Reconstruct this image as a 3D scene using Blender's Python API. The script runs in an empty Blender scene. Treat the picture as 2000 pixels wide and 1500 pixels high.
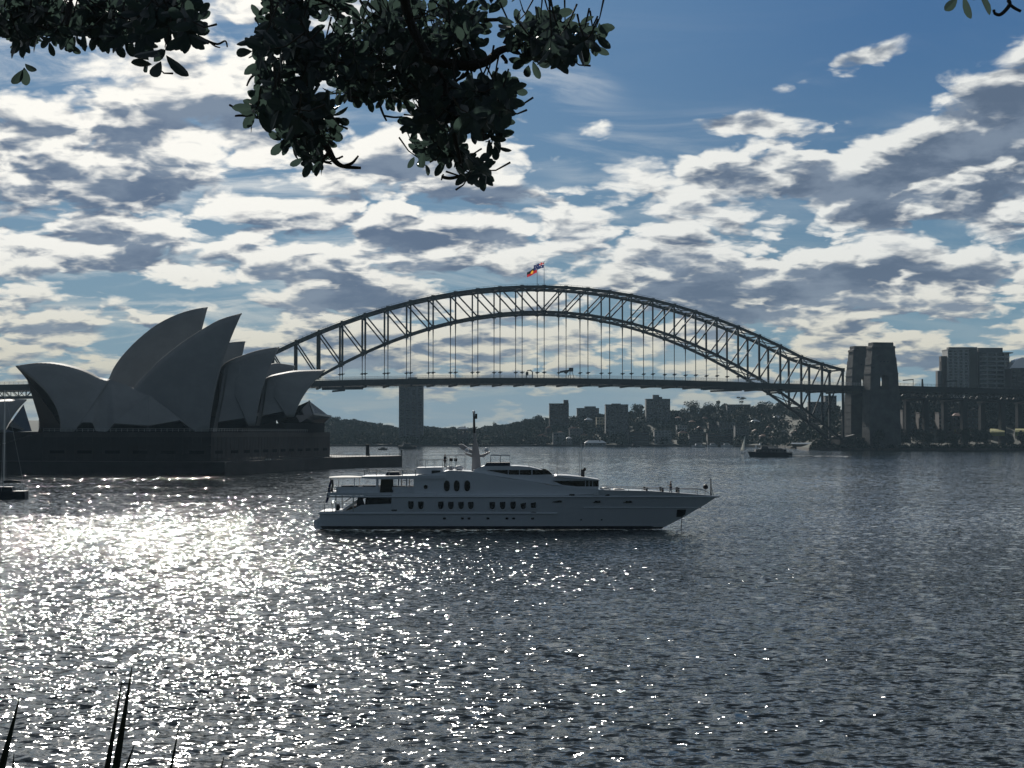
import bpy, math, random
import numpy as np
from mathutils import Vector, Matrix

C = bpy.context.scene.collection
SC = bpy.context.scene
rad = math.radians

# ------------------------------------------------------------------ camera
H = 13.0                       # eye height above the harbour
FPX = 3256.0                   # focal length for a 2000 px wide frame
HOR = 848.5                    # row of the horizon in a 2000x1500 frame
PITCH = math.atan((HOR - 750.0) / FPX)
cam_d = bpy.data.cameras.new('camera')
cam = bpy.data.objects.new('camera', cam_d)
C.objects.link(cam)
cam.location = (0, 0, H)
cam.rotation_euler = (math.pi / 2 + PITCH, 0, 0)
cam_d.sensor_width = 36.0
cam_d.lens = 36.0 * FPX / 2000.0
cam_d.clip_start = 0.1
cam_d.clip_end = 30000
SC.camera = cam

# ------------------------------------------------------------------ sun + exposure
SUN_AZ, SUN_EL = rad(-12.0), rad(27.0)          # azimuth from +Y towards +X
sun_dir = Vector((math.sin(SUN_AZ) * math.cos(SUN_EL), math.cos(SUN_AZ) * math.cos(SUN_EL), math.sin(SUN_EL)))
sun_d = bpy.data.lights.new('sun', 'SUN')
sun_d.energy = 4.6
sun_d.angle = rad(0.55)
sun_d.color = (1.0, 0.95, 0.87)
sun = bpy.data.objects.new('sun', sun_d)
C.objects.link(sun)
sun.rotation_euler = sun_dir.to_track_quat('Z', 'Y').to_euler()
sun.location = (0, 0, 200)
SC.view_settings.view_transform = 'Standard'
SC.view_settings.look = 'None'
SC.view_settings.exposure = 0.0
SC.view_settings.gamma = 1.0
SC.cycles.use_denoising = True
SC.cycles.max_bounces = 6
SC.cycles.sample_clamp_indirect = 4.0
SC.cycles.volume_bounces = 0
SC.cycles.caustics_reflective = False
SC.cycles.caustics_refractive = False


# ------------------------------------------------------------------ node helper
class NG:
    """Small wrapper so that node maths reads like an expression."""
    def __init__(self, tree):
        self.t = tree

    def new(self, kind, **kw):
        n = self.t.nodes.new(kind)
        for k, v in kw.items():
            setattr(n, k, v)
        return n

    def put(self, sock, v):
        if isinstance(v, bpy.types.NodeSocket):
            self.t.links.new(v, sock)
        else:
            sock.default_value = v

    def m(self, op, a, b=0.0, c=0.0, clamp=False):
        n = self.new('ShaderNodeMath', operation=op, use_clamp=clamp)
        for s, v in zip(n.inputs, (a, b, c)):
            self.put(s, v)
        return n.outputs[0]

    def v(self, op, a, b=(0, 0, 0), scale=None):
        n = self.new('ShaderNodeVectorMath', operation=op)
        self.put(n.inputs[0], a)
        if op == 'SCALE':
            self.put(n.inputs['Scale'], scale)
        else:
            self.put(n.inputs[1], b)
        return n.outputs['Value'] if op in ('DOT_PRODUCT', 'LENGTH') else n.outputs[0]

    def xyz(self, a):
        n = self.new('ShaderNodeSeparateXYZ')
        self.put(n.inputs[0], a)
        return n.outputs[0], n.outputs[1], n.outputs[2]

    def comb(self, x, y, z):
        n = self.new('ShaderNodeCombineXYZ')
        for s, v in zip(n.inputs, (x, y, z)):
            self.put(s, v)
        return n.outputs[0]

    def ss(self, x, a, b, lo=0.0, hi=1.0, kind='SMOOTHSTEP'):
        n = self.new('ShaderNodeMapRange', interpolation_type=kind)
        for s, v in zip(n.inputs, (x, a, b, lo, hi)):
            self.put(s, v)
        return n.outputs[0]

    def mix(self, f, a, b, blend='MIX'):
        n = self.new('ShaderNodeMix', data_type='RGBA', blend_type=blend)
        self.put(n.inputs[0], f)
        for s, v in ((n.inputs[6], a), (n.inputs[7], b)):
            self.put(s, v if isinstance(v, bpy.types.NodeSocket) else (*v, 1.0)[:4])
        return n.outputs[2]

    def noise(self, vec, scale, detail=4.0, rough=0.5, lac=2.0, dist=0.0, out=0, kind='FBM', dim='3D'):
        n = self.new('ShaderNodeTexNoise', noise_type=kind, noise_dimensions=dim)
        self.put(n.inputs['Vector'], vec)
        for k, val in (('Scale', scale), ('Detail', detail), ('Roughness', rough), ('Lacunarity', lac), ('Distortion', dist)):
            self.put(n.inputs[k], val)
        return n.outputs[out]


# ------------------------------------------------------------------ world: clear sky with layers of broken cloud
world = bpy.data.worlds.new("World")
SC.world = world
world.use_nodes = True
wt = world.node_tree
wt.nodes.clear()
g = NG(wt)
tc = g.new('ShaderNodeTexCoord')
D = tc.outputs['Generated']
dx, dy, dz = g.xyz(D)
zc = g.m('MAXIMUM', dz, 0.0)
az = g.m('MULTIPLY', g.m('ARCTAN2', dx, dy), 180 / math.pi)
el = g.m('MULTIPLY', g.m('ARCSINE', dz), 180 / math.pi)
sky = g.new('ShaderNodeTexSky', sky_type='NISHITA')
sky.sun_disc = False
sky.sun_elevation = SUN_EL
sky.sun_rotation = SUN_AZ
sky.altitude = 10
sky.air_density = 1.0
sky.dust_density = 0.6
sky.ozone_density = 2.0
SKYSTR = 0.05


def cloud_layer(offs, soft, scale, hgt):
    """Noise fields of one cloud deck, projected on a plane above; returns the density here and a step towards the sun."""
    den = g.m('ADD', zc, soft)
    px_ = g.m('DIVIDE', dx, den)
    py_ = g.m('DIVIDE', dy, den)
    P = g.comb(g.m('ADD', px_, offs[0]), g.m('ADD', py_, offs[1]), hgt)
    W = g.noise(P, scale * 0.9, 2.0, 0.5, out=1, dim='2D')
    Pw = g.v('ADD', P, g.v('SCALE', g.v('SUBTRACT', W, (0.5, 0.5, 0.5)), scale=0.34 / scale))
    return P, Pw


# where the decks are thick and where blue shows, in degrees of azimuth / elevation
def AZ(px):
    return math.degrees(math.atan((px - 1000) / FPX))


def EL(py):
    return math.degrees(math.atan((HOR - py) / FPX))


BANKS = [  # px, py, half width, half height, amount, tilt
    (1560, 40, 520, 165, -0.62, 0.0),
    (1180, 20, 260, 90, -0.40, 0.0),
    (1480, 190, 330, 55, -0.25, 0.0),
    (1650, 138, 150, 38, 0.62, -0.25),
    (1430, 240, 120, 28, 0.42, 0.0),
    (1120, 150, 120, 36, 0.34, 0.1),
    (1120, 250, 120, 60, 0.18, 0.0),
    (1040, 345, 90, 26, -0.30, 0.0),
    (1850, 340, 330, 70, 0.22, -0.30),
    (1970, 215, 130, 65, 0.30, -0.5),
    (1650, 545, 480, 45, 0.14, 0.0),
    (1400, 570, 400, 40, 0.12, 0.0),
    (1430, 340, 260, 40, 0.14, 0.0),
    (60, 180, 200, 50, -0.16, 0.0),
    (230, 240, 330, 80, 0.10, 0.0),
    (450, 270, 110, 50, 0.12, 0.0),
    (930, 460, 140, 30, 0.20, 0.0),
    (90, 475, 180, 45, 0.26, 0.0),
    (300, 385, 150, 55, 0.24, 0.25),
    (270, 515, 95, 38, 0.38, 0.3),
    (420, 440, 40, 26, -0.18, 0.0),
    (330, 575, 260, 30, -0.26, 0.0),
    (720, 595, 300, 30, 0.18, 0.0),
    (720, 240, 90, 50, -0.22, 0.0),
    (1150, 420, 260, 60, 0.06, 0.0),
    (800, 690, 300, 30, -0.10, 0.0),
    (1000, 800, 900, 34, -0.14, 0.0),
    (300, 660, 900, 22, 0.10, 0.0),
]
bias = 0.0
for (bx, by, hw, hh, amt, tilt) in BANKS:
    a0, e0 = AZ(bx), EL(by)
    sx, sy = hw / FPX * 57.3, hh / FPX * 57.3
    da = g.m('SUBTRACT', az, a0)
    de = g.m('SUBTRACT', el, e0)
    if tilt:
        de = g.m('MULTIPLY_ADD', da, tilt, de)
    q = g.m('ADD', g.m('POWER', g.m('ABSOLUTE', g.m('DIVIDE', da, sx)), 2.0), g.m('POWER', g.m('ABSOLUTE', g.m('DIVIDE', de, sy)), 2.0))
    bias = g.m('MULTIPLY_ADD', g.m('EXPONENT', g.m('MULTIPLY', q, -1.0)), amt, bias)
front = g.ss(dy, -0.2, 0.55)
bias = g.m('ADD', bias, g.ss(front, 0.0, 1.0, -0.30, 0.0))
bias = g.m('ADD', bias, g.ss(el, 16.5, 24.0, 0.0, 0.22))  # extra cloud added overhead, out of view, to darken the water

SOFT = 0.25
P, Pw = cloud_layer((3.1, 7.7), SOFT, 6.5, 0.37)


def field(p, detail):
    """Cloud density: broad lumps, rounded puffs and torn fine edges."""
    big = g.noise(p, 2.3, 1.0, 0.5, dim='2D')
    mid = g.noise(p, 5.6, detail, 0.585, dim='2D')
    vo = g.new('ShaderNodeTexVoronoi', feature='F1', voronoi_dimensions='2D')
    jit = g.v('SCALE', g.v('SUBTRACT', g.noise(p, 21.0, 2.0, 0.5, out=1, dim='2D'), (0.5, 0.5, 0.5)), scale=0.042)
    g.put(vo.inputs['Vector'], g.v('ADD', p, jit))
    vo.inputs['Scale'].default_value = 7.6
    vo.inputs['Detail'].default_value = 3.0 if detail > 5 else 2.0
    vo.inputs['Roughness'].default_value = 0.52
    puff = g.m('MULTIPLY_ADD', g.m('POWER', vo.outputs['Distance'], 2.0), -0.20, 0.075)
    return g.m('ADD', g.m('MULTIPLY_ADD', big, 0.60, puff), g.m('MULTIPLY', mid, 0.66))


# the same field a little closer to the sun: thinner there = lit rim here
sunP = (math.sin(SUN_AZ) * 1.15, math.cos(SUN_AZ) * 1.15, 0.37)
here = g.comb(g.m('DIVIDE', dx, g.m('ADD', zc, SOFT)), g.m('DIVIDE', dy, g.m('ADD', zc, SOFT)), 0.37)
stepv = g.v('SCALE', g.v('NORMALIZE', g.v('SUBTRACT', sunP, here)), scale=0.045)
f0 = field(Pw, 8.0)
f1 = field(g.v('ADD', Pw, stepv), 5.5)
THR = 0.50
d0 = g.m('SUBTRACT', g.m('ADD', f0, bias), THR)
d1 = g.m('SUBTRACT', g.m('ADD', f1, bias), THR)
alpha = g.ss(d0, -0.065, 0.075)
thick = g.ss(g.m('ADD', g.m('MULTIPLY', d0, 0.35), g.m('MULTIPLY', d1, 0.65)), 0.0, 0.48, kind='LINEAR')
rim = g.m('MULTIPLY', g.m('SUBTRACT', d0, d1), 2.6)
# cloud colours (radiance); forward scattering brightens the ones nearer the sun
cosS = g.v('DOT_PRODUCT', D, tuple(sun_dir))
near = g.ss(cosS, 0.88, 0.985)
white = g.mix(near, (0.84, 0.85, 0.82), (1.08, 1.05, 0.97))
grey = g.mix(near, (0.105, 0.150, 0.225), (0.130, 0.185, 0.280))
low = g.ss(el, 0.5, 7.0)
white = g.mix(low, (0.66, 0.62, 0.48), white)
grey = g.mix(low, (0.15, 0.20, 0.27), grey)
shade = g.m('SUBTRACT', thick, rim, clamp=True)
shade = g.ss(shade, -0.06, 0.66)
soft = g.ss(g.noise(Pw, 6.5, 5.0, 0.62, dim='2D'), 0.36, 0.66)
grey = g.mix(g.m('MULTIPLY', soft, 0.75), grey, g.mix(low, (0.27, 0.32, 0.37), (0.23, 0.29, 0.375)))
ccol = g.mix(shade, white, grey)
# clear sky: the sky model toned to the deep blue of a short exposure, paler towards the horizon and the sun
up = g.ss(el, 1.0, 15.0)
deep = g.mix(up, (0.160, 0.290, 0.385), (0.045, 0.140, 0.315))
deep = g.mix(g.m('MULTIPLY', near, 0.30), deep, (0.25, 0.44, 0.62))
behind = g.ss(dy, -0.1, 0.5)
clear = g.mix(1.0, sky.outputs[0], (SKYSTR, SKYSTR, SKYSTR), 'MULTIPLY')
clear = g.mix(g.ss(behind, 0.0, 1.0, 0.0, 0.93), clear, deep)
# a thin high sheet of stretched wisps between the heaps
wisp = g.noise(g.v('MULTIPLY', P, (1.0, 2.2, 1.0)), 3.6, 6.0, 0.62, dist=0.5, dim='2D')
wa = g.m('MULTIPLY', g.ss(wisp, 0.42, 0.74), g.ss(az, -16.0, 12.0, 0.85, 0.15))
wa = g.m('MULTIPLY', wa, g.ss(bias, -0.30, -0.05, 0.1, 1.0))
clear = g.mix(wa, clear, g.mix(0.30, white, clear))
allc = g.mix(alpha, clear, ccol)
# darker cloud added above the view to dim what the water reflects
allc = g.mix(g.ss(el, 16.5, 27.0, 0.0, 0.85), allc, (0.118, 0.152, 0.196))
# thin milky veil in the lowest few degrees
veil = g.ss(el, 0.2, 2.8, 0.60, 0.0)
allc = g.mix(veil, allc, (0.24, 0.315, 0.37))
bg = g.new('ShaderNodeBackground')
wt.links.new(allc, bg.inputs['Color'])
# sky behind the viewer: flat blue, dimmed so shells and yacht stay dark
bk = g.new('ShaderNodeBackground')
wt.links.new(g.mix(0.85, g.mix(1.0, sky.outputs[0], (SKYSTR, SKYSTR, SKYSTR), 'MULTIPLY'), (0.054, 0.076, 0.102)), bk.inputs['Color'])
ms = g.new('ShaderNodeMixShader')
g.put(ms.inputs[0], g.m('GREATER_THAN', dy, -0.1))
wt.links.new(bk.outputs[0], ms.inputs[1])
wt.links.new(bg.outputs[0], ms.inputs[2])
wo = g.new('ShaderNodeOutputWorld')
wt.links.new(ms.outputs[0], wo.inputs['Surface'])

# ------------------------------------------------------------------ measuring: a ray of the photograph met with a distance
def at(px, py, Y):
    """World point seen at photo pixel (px, py) at distance Y along +Y."""
    cp, sp = math.cos(PITCH), math.sin(PITCH)
    a, b = (px - 1000) / FPX, (750 - py) / FPX
    d = Vector((a, cp - b * sp, sp + b * cp))
    return Vector((0, 0, H)) + d * (Y / d.y)


def on_plane(px, py, p0, n):
    """World point of a photo pixel on the plane through p0 with normal n."""
    o = Vector((0, 0, H))
    d = at(px, py, 1.0) - o
    return o + d * ((p0 - o).dot(n) / d.dot(n))


# ------------------------------------------------------------------ materials
def mat(name, col, rough=0.6, metal=0.0, spec=0.5, var=0.0, vscale=1.0, bump=0.0, bscale=4.0, var2=None, coat=0.0):
    m = bpy.data.materials.new(name)
    m.use_nodes = True
    t = m.node_tree
    n = NG(t)
    b = t.nodes['Principled BSDF']
    b.inputs['Roughness'].default_value = rough
    b.inputs['Metallic'].default_value = metal
    b.inputs['Specular IOR Level'].default_value = spec
    b.inputs['Coat Weight'].default_value = coat
    b.inputs['Base Color'].default_value = (*col, 1)
    if var or bump:
        co = n.new('ShaderNodeNewGeometry').outputs['Position']
        if var:
            f = n.noise(co, vscale, 5.0, 0.6)
            f = n.ss(f, 0.3, 0.7)
            other = var2 or tuple(c * (1 - var) for c in col)
            t.links.new(n.mix(f, other, col), b.inputs['Base Color'])
        if bump:
            bn = n.new('ShaderNodeBump')
            bn.inputs['Distance'].default_value = bump
            bn.inputs['Strength'].default_value = 1.0
            t.links.new(n.noise(co, bscale, 5.0, 0.6), bn.inputs['Height'])
            t.links.new(bn.outputs[0], b.inputs['Normal'])
    return m


M = {}
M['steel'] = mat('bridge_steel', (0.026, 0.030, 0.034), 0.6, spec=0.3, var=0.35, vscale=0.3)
M['granite'] = mat('granite', (0.105, 0.105, 0.105), 0.85, var=0.35, vscale=0.15, bump=0.3, bscale=0.5)
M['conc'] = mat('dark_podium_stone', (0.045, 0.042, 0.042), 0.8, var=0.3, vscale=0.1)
M['glass'] = mat('dark_glass', (0.012, 0.016, 0.02), 0.08, spec=0.6)
M['white'] = mat('white_paint', (0.78, 0.79, 0.80), 0.35, var=0.05, vscale=0.4)
M['white2'] = mat('boat_white_paint', (0.70, 0.71, 0.73), 0.3, coat=0.2)
M['boot'] = mat('dark_antifouling', (0.02, 0.022, 0.03), 0.5)
M['teak'] = mat('teak', (0.22, 0.14, 0.08), 0.6, var=0.3, vscale=2.0)
M['black'] = mat('black_paint', (0.015, 0.015, 0.017), 0.5)
M['chrome'] = mat('stainless_rail', (0.45, 0.46, 0.47), 0.3, metal=1.0)
M['canvas'] = mat('pale_canvas', (0.72, 0.70, 0.66), 0.8)
M['wood'] = mat('old_timber', (0.10, 0.08, 0.06), 0.85, var=0.4, vscale=1.0)
M['skin'] = mat('skin', (0.35, 0.22, 0.16), 0.6)
M['cloth'] = mat('dark_cloth', (0.03, 0.035, 0.05), 0.85)
M['foam'] = mat('white_foam', (0.75, 0.77, 0.78), 0.7)
M['pane'] = mat('shaded_glazing', (0.008, 0.010, 0.013), 0.6, spec=0.03)
M['tile'] = None


# ------------------------------------------------------------------ mesh builder
class MB:
    def __init__(self):
        self.v, self.f = [], []

    def quad(self, *pts):
        k = len(self.v)
        self.v += [tuple(p) for p in pts]
        self.f.append(tuple(range(k, k + len(pts))))
        return self

    def box(self, c, s, rz=0.0, taper=1.0):
        """Box centred at c (x, y) with its BASE at c.z; taper scales the top."""
        k = len(self.v)
        cs, sn = math.cos(rz), math.sin(rz)
        for z, f in ((0, 1), (s[2], taper)):
            for ax, ay in ((-1, -1), (1, -1), (1, 1), (-1, 1)):
                x, y = ax * s[0] / 2 * f, ay * s[1] / 2 * f
                self.v.append((c[0] + x * cs - y * sn, c[1] + x * sn + y * cs, c[2] + z))
        self.f += [(k, k + 3, k + 2, k + 1), (k + 4, k + 5, k + 6, k + 7)]
        for i in range(4):
            j = (i + 1) % 4
            self.f.append((k + i, k + j, k + 4 + j, k + 4 + i))
        return self

    def bar(self, p, q, w, h=None, up=(0, 0, 1), w2=None):
        """Rectangular bar from p to q."""
        h = h or w
        p, q = Vector(p), Vector(q)
        d = (q - p).normalized()
        u = Vector(up)
        if abs(d.dot(u)) > 0.99:
            u = Vector((0, 1, 0))
        s = d.cross(u).normalized()
        t = s.cross(d).normalized()
        k = len(self.v)
        for o, f in ((p, 1.0), (q, (w2 / w) if w2 else 1.0)):
            for a, b in ((-1, -1), (1, -1), (1, 1), (-1, 1)):
                self.v.append(tuple(o + s * (a * w / 2 * f) + t * (b * h / 2 * f)))
        self.f += [(k, k + 1, k + 2, k + 3), (k + 7, k + 6, k + 5, k + 4)]
        for i in range(4):
            j = (i + 1) % 4
            self.f.append((k + j, k + i, k + 4 + i, k + 4 + j))
        return self

    def tube(self, pts, r, n=6, r2=None):
        pts = [Vector(p) for p in pts]
        m_ = len(pts)
        rings = []
        for i, p in enumerate(pts):
            d = (pts[min(i + 1, m_ - 1)] - pts[max(i - 1, 0)]).normalized()
            u = Vector((0, 0, 1)) if abs(d.z) < 0.95 else Vector((0, 1, 0))
            s = d.cross(u).normalized()
            t = s.cross(d)
            rr = r if r2 is None else r + (r2 - r) * i / max(1, m_ - 1)
            if isinstance(r, (list, tuple)):
                rr = r[i]
            k = len(self.v)
            for j in range(n):
                a = 2 * math.pi * j / n
                self.v.append(tuple(p + s * math.cos(a) * rr + t * math.sin(a) * rr))
            rings.append(k)
        for a, b in zip(rings, rings[1:]):
            for j in range(n):
                self.f.append((a + j, a + (j + 1) % n, b + (j + 1) % n, b + j))
        self.f.append(tuple(rings[0] + j for j in reversed(range(n))))
        self.f.append(tuple(rings[-1] + j for j in range(n)))
        return self

    def prism(self, pts, off):
        """Closed polygon pts (3D, planar) extruded by vector off."""
        off = Vector(off)
        n = len(pts)
        k = len(self.v)
        self.v += [tuple(p) for p in pts] + [tuple(Vector(p) + off) for p in pts]
        self.f.append(tuple(k + i for i in reversed(range(n))))
        self.f.append(tuple(k + n + i for i in range(n)))
        for i in range(n):
            j = (i + 1) % n
            self.f.append((k + i, k + j, k + n + j, k + n + i))
        return self

    def ball(self, c, r, n=10, m_=6, sc=(1, 1, 1)):
        c = Vector(c)
        k = len(self.v)
        self.v.append(tuple(c + Vector((0, 0, r * sc[2]))))
        for i in range(1, m_):
            a = math.pi * i / m_
            for j in range(n):
                b = 2 * math.pi * j / n
                self.v.append(tuple(c + Vector((math.sin(a) * math.cos(b) * r * sc[0], math.sin(a) * math.sin(b) * r * sc[1], math.cos(a) * r * sc[2]))))
        self.v.append(tuple(c - Vector((0, 0, r * sc[2]))))
        last = len(self.v) - 1
        for j in range(n):
            self.f.append((k, k + 1 + j, k + 1 + (j + 1) % n))
            self.f.append((last, last - n + (j + 1) % n, last - n + j))
        for i in range(m_ - 2):
            for j in range(n):
                a = k + 1 + i * n
                self.f.append((a + j, a + n + j, a + n + (j + 1) % n, a + (j + 1) % n))
        return self

    def grid(self, rows):
        """rows: list of equal-length lists of points."""
        k = len(self.v)
        nc = len(rows[0])
        for r in rows:
            self.v += [tuple(p) for p in r]
        for i in range(len(rows) - 1):
            for j in range(nc - 1):
                a = k + i * nc + j
                self.f.append((a, a + 1, a + nc + 1, a + nc))
        return self

    def parts(self, key):
        """Split into builders by the class key(centre of each connected piece)."""
        par = list(range(len(self.v)))

        def find(a):
            while par[a] != a:
                par[a] = par[par[a]]
                a = par[a]
            return a
        for f in self.f:
            r = find(f[0])
            for i in f[1:]:
                par[find(i)] = r
        box = {}
        for i, p in enumerate(self.v):
            box.setdefault(find(i), []).append(Vector(p))
        cls = {r: key(ps) for r, ps in box.items()}
        out = {}
        for f in self.f:
            k_ = cls[find(f[0])]
            b, mp = out.setdefault(k_, (MB(), {}))
            for i in f:
                if i not in mp:
                    mp[i] = len(b.v)
                    b.v.append(self.v[i])
            b.f.append(tuple(mp[i] for i in f))
        return [b for b, _ in out.values()]

    def build(self, name, m, parent=None, smooth=False, solid=0.0):
        me = bpy.data.meshes.new(name)
        base = Vector((0, 0, 0))
        if parent is not None:
            mw = parent_world(parent)
            inv = mw.inverted()
            vs = [tuple(inv @ Vector(p)) for p in self.v]
        else:
            vs = self.v
        me.from_pydata(vs, [], self.f)
        me.materials.append(m)
        me.update()
        if smooth:
            me.polygons.foreach_set('use_smooth', [True] * len(me.polygons))
        o = bpy.data.objects.new(name, me)
        C.objects.link(o)
        if parent is not None:
            o.parent = parent
        if solid:
            s = o.modifiers.new('thickness', 'SOLIDIFY')
            s.thickness = solid
            s.offset = 0.0
        return o


def parent_world(o):
    mw = Matrix.LocRotScale(o.location, o.rotation_euler, o.scale)
    return parent_world(o.parent) @ mw if o.parent else mw


def tag(o, label=None, cat=None, group=None, kind=None):
    if label:
        o['label'] = label
    if cat:
        o['category'] = cat
    if group:
        o['group'] = group
    if kind:
        o['kind'] = kind
    return o


def thing(name, loc, label, cat, group=None, rz=0.0):
    o = bpy.data.objects.new(name, None)
    C.objects.link(o)
    o.location = loc
    o.rotation_euler = (0, 0, rz)
    o.empty_display_size = 1.0
    return tag(o, label, cat, group)


def kids(o):
    return [c for c in bpy.data.objects if c.parent == o]


def dup(o, loc=None, rz=None, label=None, scale=None):
    r = o.copy()
    C.objects.link(r)
    if loc is not None:
        r.location = loc
    if rz is not None:
        r.rotation_euler = (0, 0, rz)
    if scale is not None:
        r.scale = (scale,) * 3 if not isinstance(scale, tuple) else scale
    if label:
        r['label'] = label
    for ch in kids(o):
        c = ch.copy()
        C.objects.link(c)
        c.parent = r
        for g2 in kids(ch):
            d = g2.copy()
            C.objects.link(d)
            d.parent = c
    return r


RNG = random.Random(7)

# ------------------------------------------------------------------ harbour water: one sheet, finely waved where the eye falls
def build_water():
    rs = [14.0, 22.0, 32.0, 42.0]
    r = 50.0
    while r < 6000:
        rs.append(r)
        px = r * r / (H * 1667.0)
        if r < 230:
            r += min(0.42, max(0.16, px * 0.8))
        elif r < 1900:
            r += 0.42 + (r - 230) * 0.0014
        else:
            r += px * 0.45
    rs = np.array(rs + [6050.0])
    th = np.concatenate([np.radians(np.arange(-180, -30, 6.0)), np.radians(np.linspace(-24, 24, 960)), np.radians(np.arange(30, 180.1, 6.0))])
    R, T = np.meshgrid(rs, th, indexing='ij')
    X, Y = R * np.sin(T), R * np.cos(T)
    dr = np.gradient(rs)[:, None] * np.ones_like(T)
    dth = np.gradient(th)[None, :] * R
    rng = np.random.default_rng(11)
    Z = np.zeros_like(X)
    fine = (np.abs(T) < rad(25)) & (R > 45)
    n = 64
    lam = np.exp(np.linspace(math.log(0.5), math.log(8.0), n)) * rng.uniform(0.92, 1.08, n)
    ang = rng.normal(0.2, 0.85, n)                # waves run towards the camera and a little to the right
    cell = np.maximum(dr, dth)
    gust = 1.0 + 0.35 * np.sin(X * 0.021 + Y * 0.013 + 1.0) * np.sin(Y * 0.017 - X * 0.008) + 0.2 * np.sin(X * 0.06 - Y * 0.035)
    far_gain = 1.0 + 0.6 * np.clip((R - 200) / 800, 0, 1)
    for L, a in zip(lam, ang):
        k = 2 * math.pi / L
        slope = 0.020 * (1.0 if L < 1.5 else (1.5 / L) ** 1.05)
        amp = slope / k
        w = np.clip((L / cell - 2.2) / 1.5, 0, 1)
        ph = k * (X * math.sin(a) + Y * math.cos(a)) + rng.uniform(0, 6.28)
        s = np.sin(ph + 0.35 * np.sin(ph))
        Z += np.where(fine, w * amp * s, 0.0)
    Z *= gust * far_gain
    nr, nt = X.shape
    co = np.stack([X, Y, Z], -1).reshape(-1, 3).astype(np.float32)
    i, j = np.meshgrid(np.arange(nr - 1), np.arange(nt - 1), indexing='ij')
    a = (i * nt + j).ravel()
    q = np.stack([a, a + nt, a + nt + 1, a + 1], -1).astype(np.int32)
    me = bpy.data.meshes.new('water')
    me.vertices.add(len(co))
    me.vertices.foreach_set('co', co.ravel())
    me.loops.add(q.size)
    me.loops.foreach_set('vertex_index', q.ravel())
    me.polygons.add(len(q))
    me.polygons.foreach_set('loop_start', np.arange(0, q.size, 4, dtype=np.int32))
    me.polygons.foreach_set('loop_total', np.full(len(q), 4, dtype=np.int32))
    me.polygons.foreach_set('use_smooth', np.ones(len(q), dtype=bool))
    me.update()
    me.validate()
    m = bpy.data.materials.new('harbour_water')
    m.use_nodes = True
    t = m.node_tree
    n_ = NG(t)
    b = t.nodes['Principled BSDF']
    b.inputs['Base Color'].default_value = (0.010, 0.017, 0.020, 1)
    b.inputs['IOR'].default_value = 1.333
    b.inputs['Roughness'].default_value = 0.045
    geo = n_.new('ShaderNodeNewGeometry')
    co_ = geo.outputs['Position']
    x, y, z = n_.xyz(co_)
    dist = n_.v('LENGTH', co_)
    # ripples below the size of the mesh tilt the surface directly, so far water keeps its sparkle
    pv = n_.comb(n_.m('MULTIPLY', x, 0.7), y, 0.0)
    t.links.new(n_.ss(dist, 90.0, 380.0, 0.08, 0.045), b.inputs['Roughness'])
    near_ = n_.ss(dist, 90.0, 420.0)
    c1 = n_.v('SUBTRACT', n_.noise(pv, 1.9, 2.0, 0.55, out=1), (0.5, 0.5, 0.5))
    c2 = n_.v('SUBTRACT', n_.noise(pv, 0.55, 4.0, 0.65, out=1), (0.5, 0.5, 0.5))
    wind = n_.noise(n_.comb(n_.m('MULTIPLY', x, 0.45), n_.m('MULTIPLY', y, 0.35), 9.0), 0.016, 5.0, 0.6)
    lane = n_.noise(n_.comb(n_.m('MULTIPLY_ADD', y, 0.10, n_.m('MULTIPLY', x, 0.10)), n_.m('MULTIPLY_ADD', x, 0.30, y), 4.0), 0.035, 3.0, 0.55)
    wk = n_.m('MULTIPLY', n_.ss(wind, 0.34, 0.66, 0.70, 1.25), n_.ss(lane, 0.34, 0.62, 0.68, 1.22))
    tilt = n_.v('ADD', n_.v('SCALE', c1, scale=n_.m('MULTIPLY', wk, n_.ss(dist, 100.0, 460.0, 2.0, 0.76))), n_.v('SCALE', c2, scale=n_.m('MULTIPLY', n_.m('MULTIPLY', wk, near_), 0.64)))
    nrm = n_.v('NORMALIZE', n_.v('ADD', n_.v('MULTIPLY', tilt, (1.0, 1.0, 0.0)), geo.outputs['Normal']))
    t.links.new(nrm, b.inputs['Normal'])
    me.materials.append(m)
    o = bpy.data.objects.new('water', me)
    C.objects.link(o)
    tag(o, kind='structure')
    return o


build_water()

# ------------------------------------------------------------------ land under the bridge ends and along the far shore
A_B = 0.164554


def BR(u, v, z):
    """Bridge coordinates: u along the deck from mid-span, v across (0 = near truss, away from the viewer), z up."""
    return Vector((25.865 + math.cos(A_B) * u - math.sin(A_B) * v, 1338.41 + math.sin(A_B) * u + math.cos(A_B) * v, z))


PAN, WID = 17.96, 31.4


def z_top(t):
    a = abs(t)
    if a <= 12:
        return 131.8 - 0.382 * a * a
    return {13: 71.0, 14: 66.4}.get(int(round(a)), 68.0)


def z_low(t):
    return 111.6 - 0.529 * t * t


def z_deck(u):
    t = u / PAN
    return 58.0 - 0.030 * min(abs(t), 10) ** 2 - max(0.0, abs(t) - 10) * 0.42


def flat_mats(o, mats, idx):
    for m_ in mats[1:]:
        o.data.materials.append(m_)
    o.data.polygons.foreach_set('material_index', idx)


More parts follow.
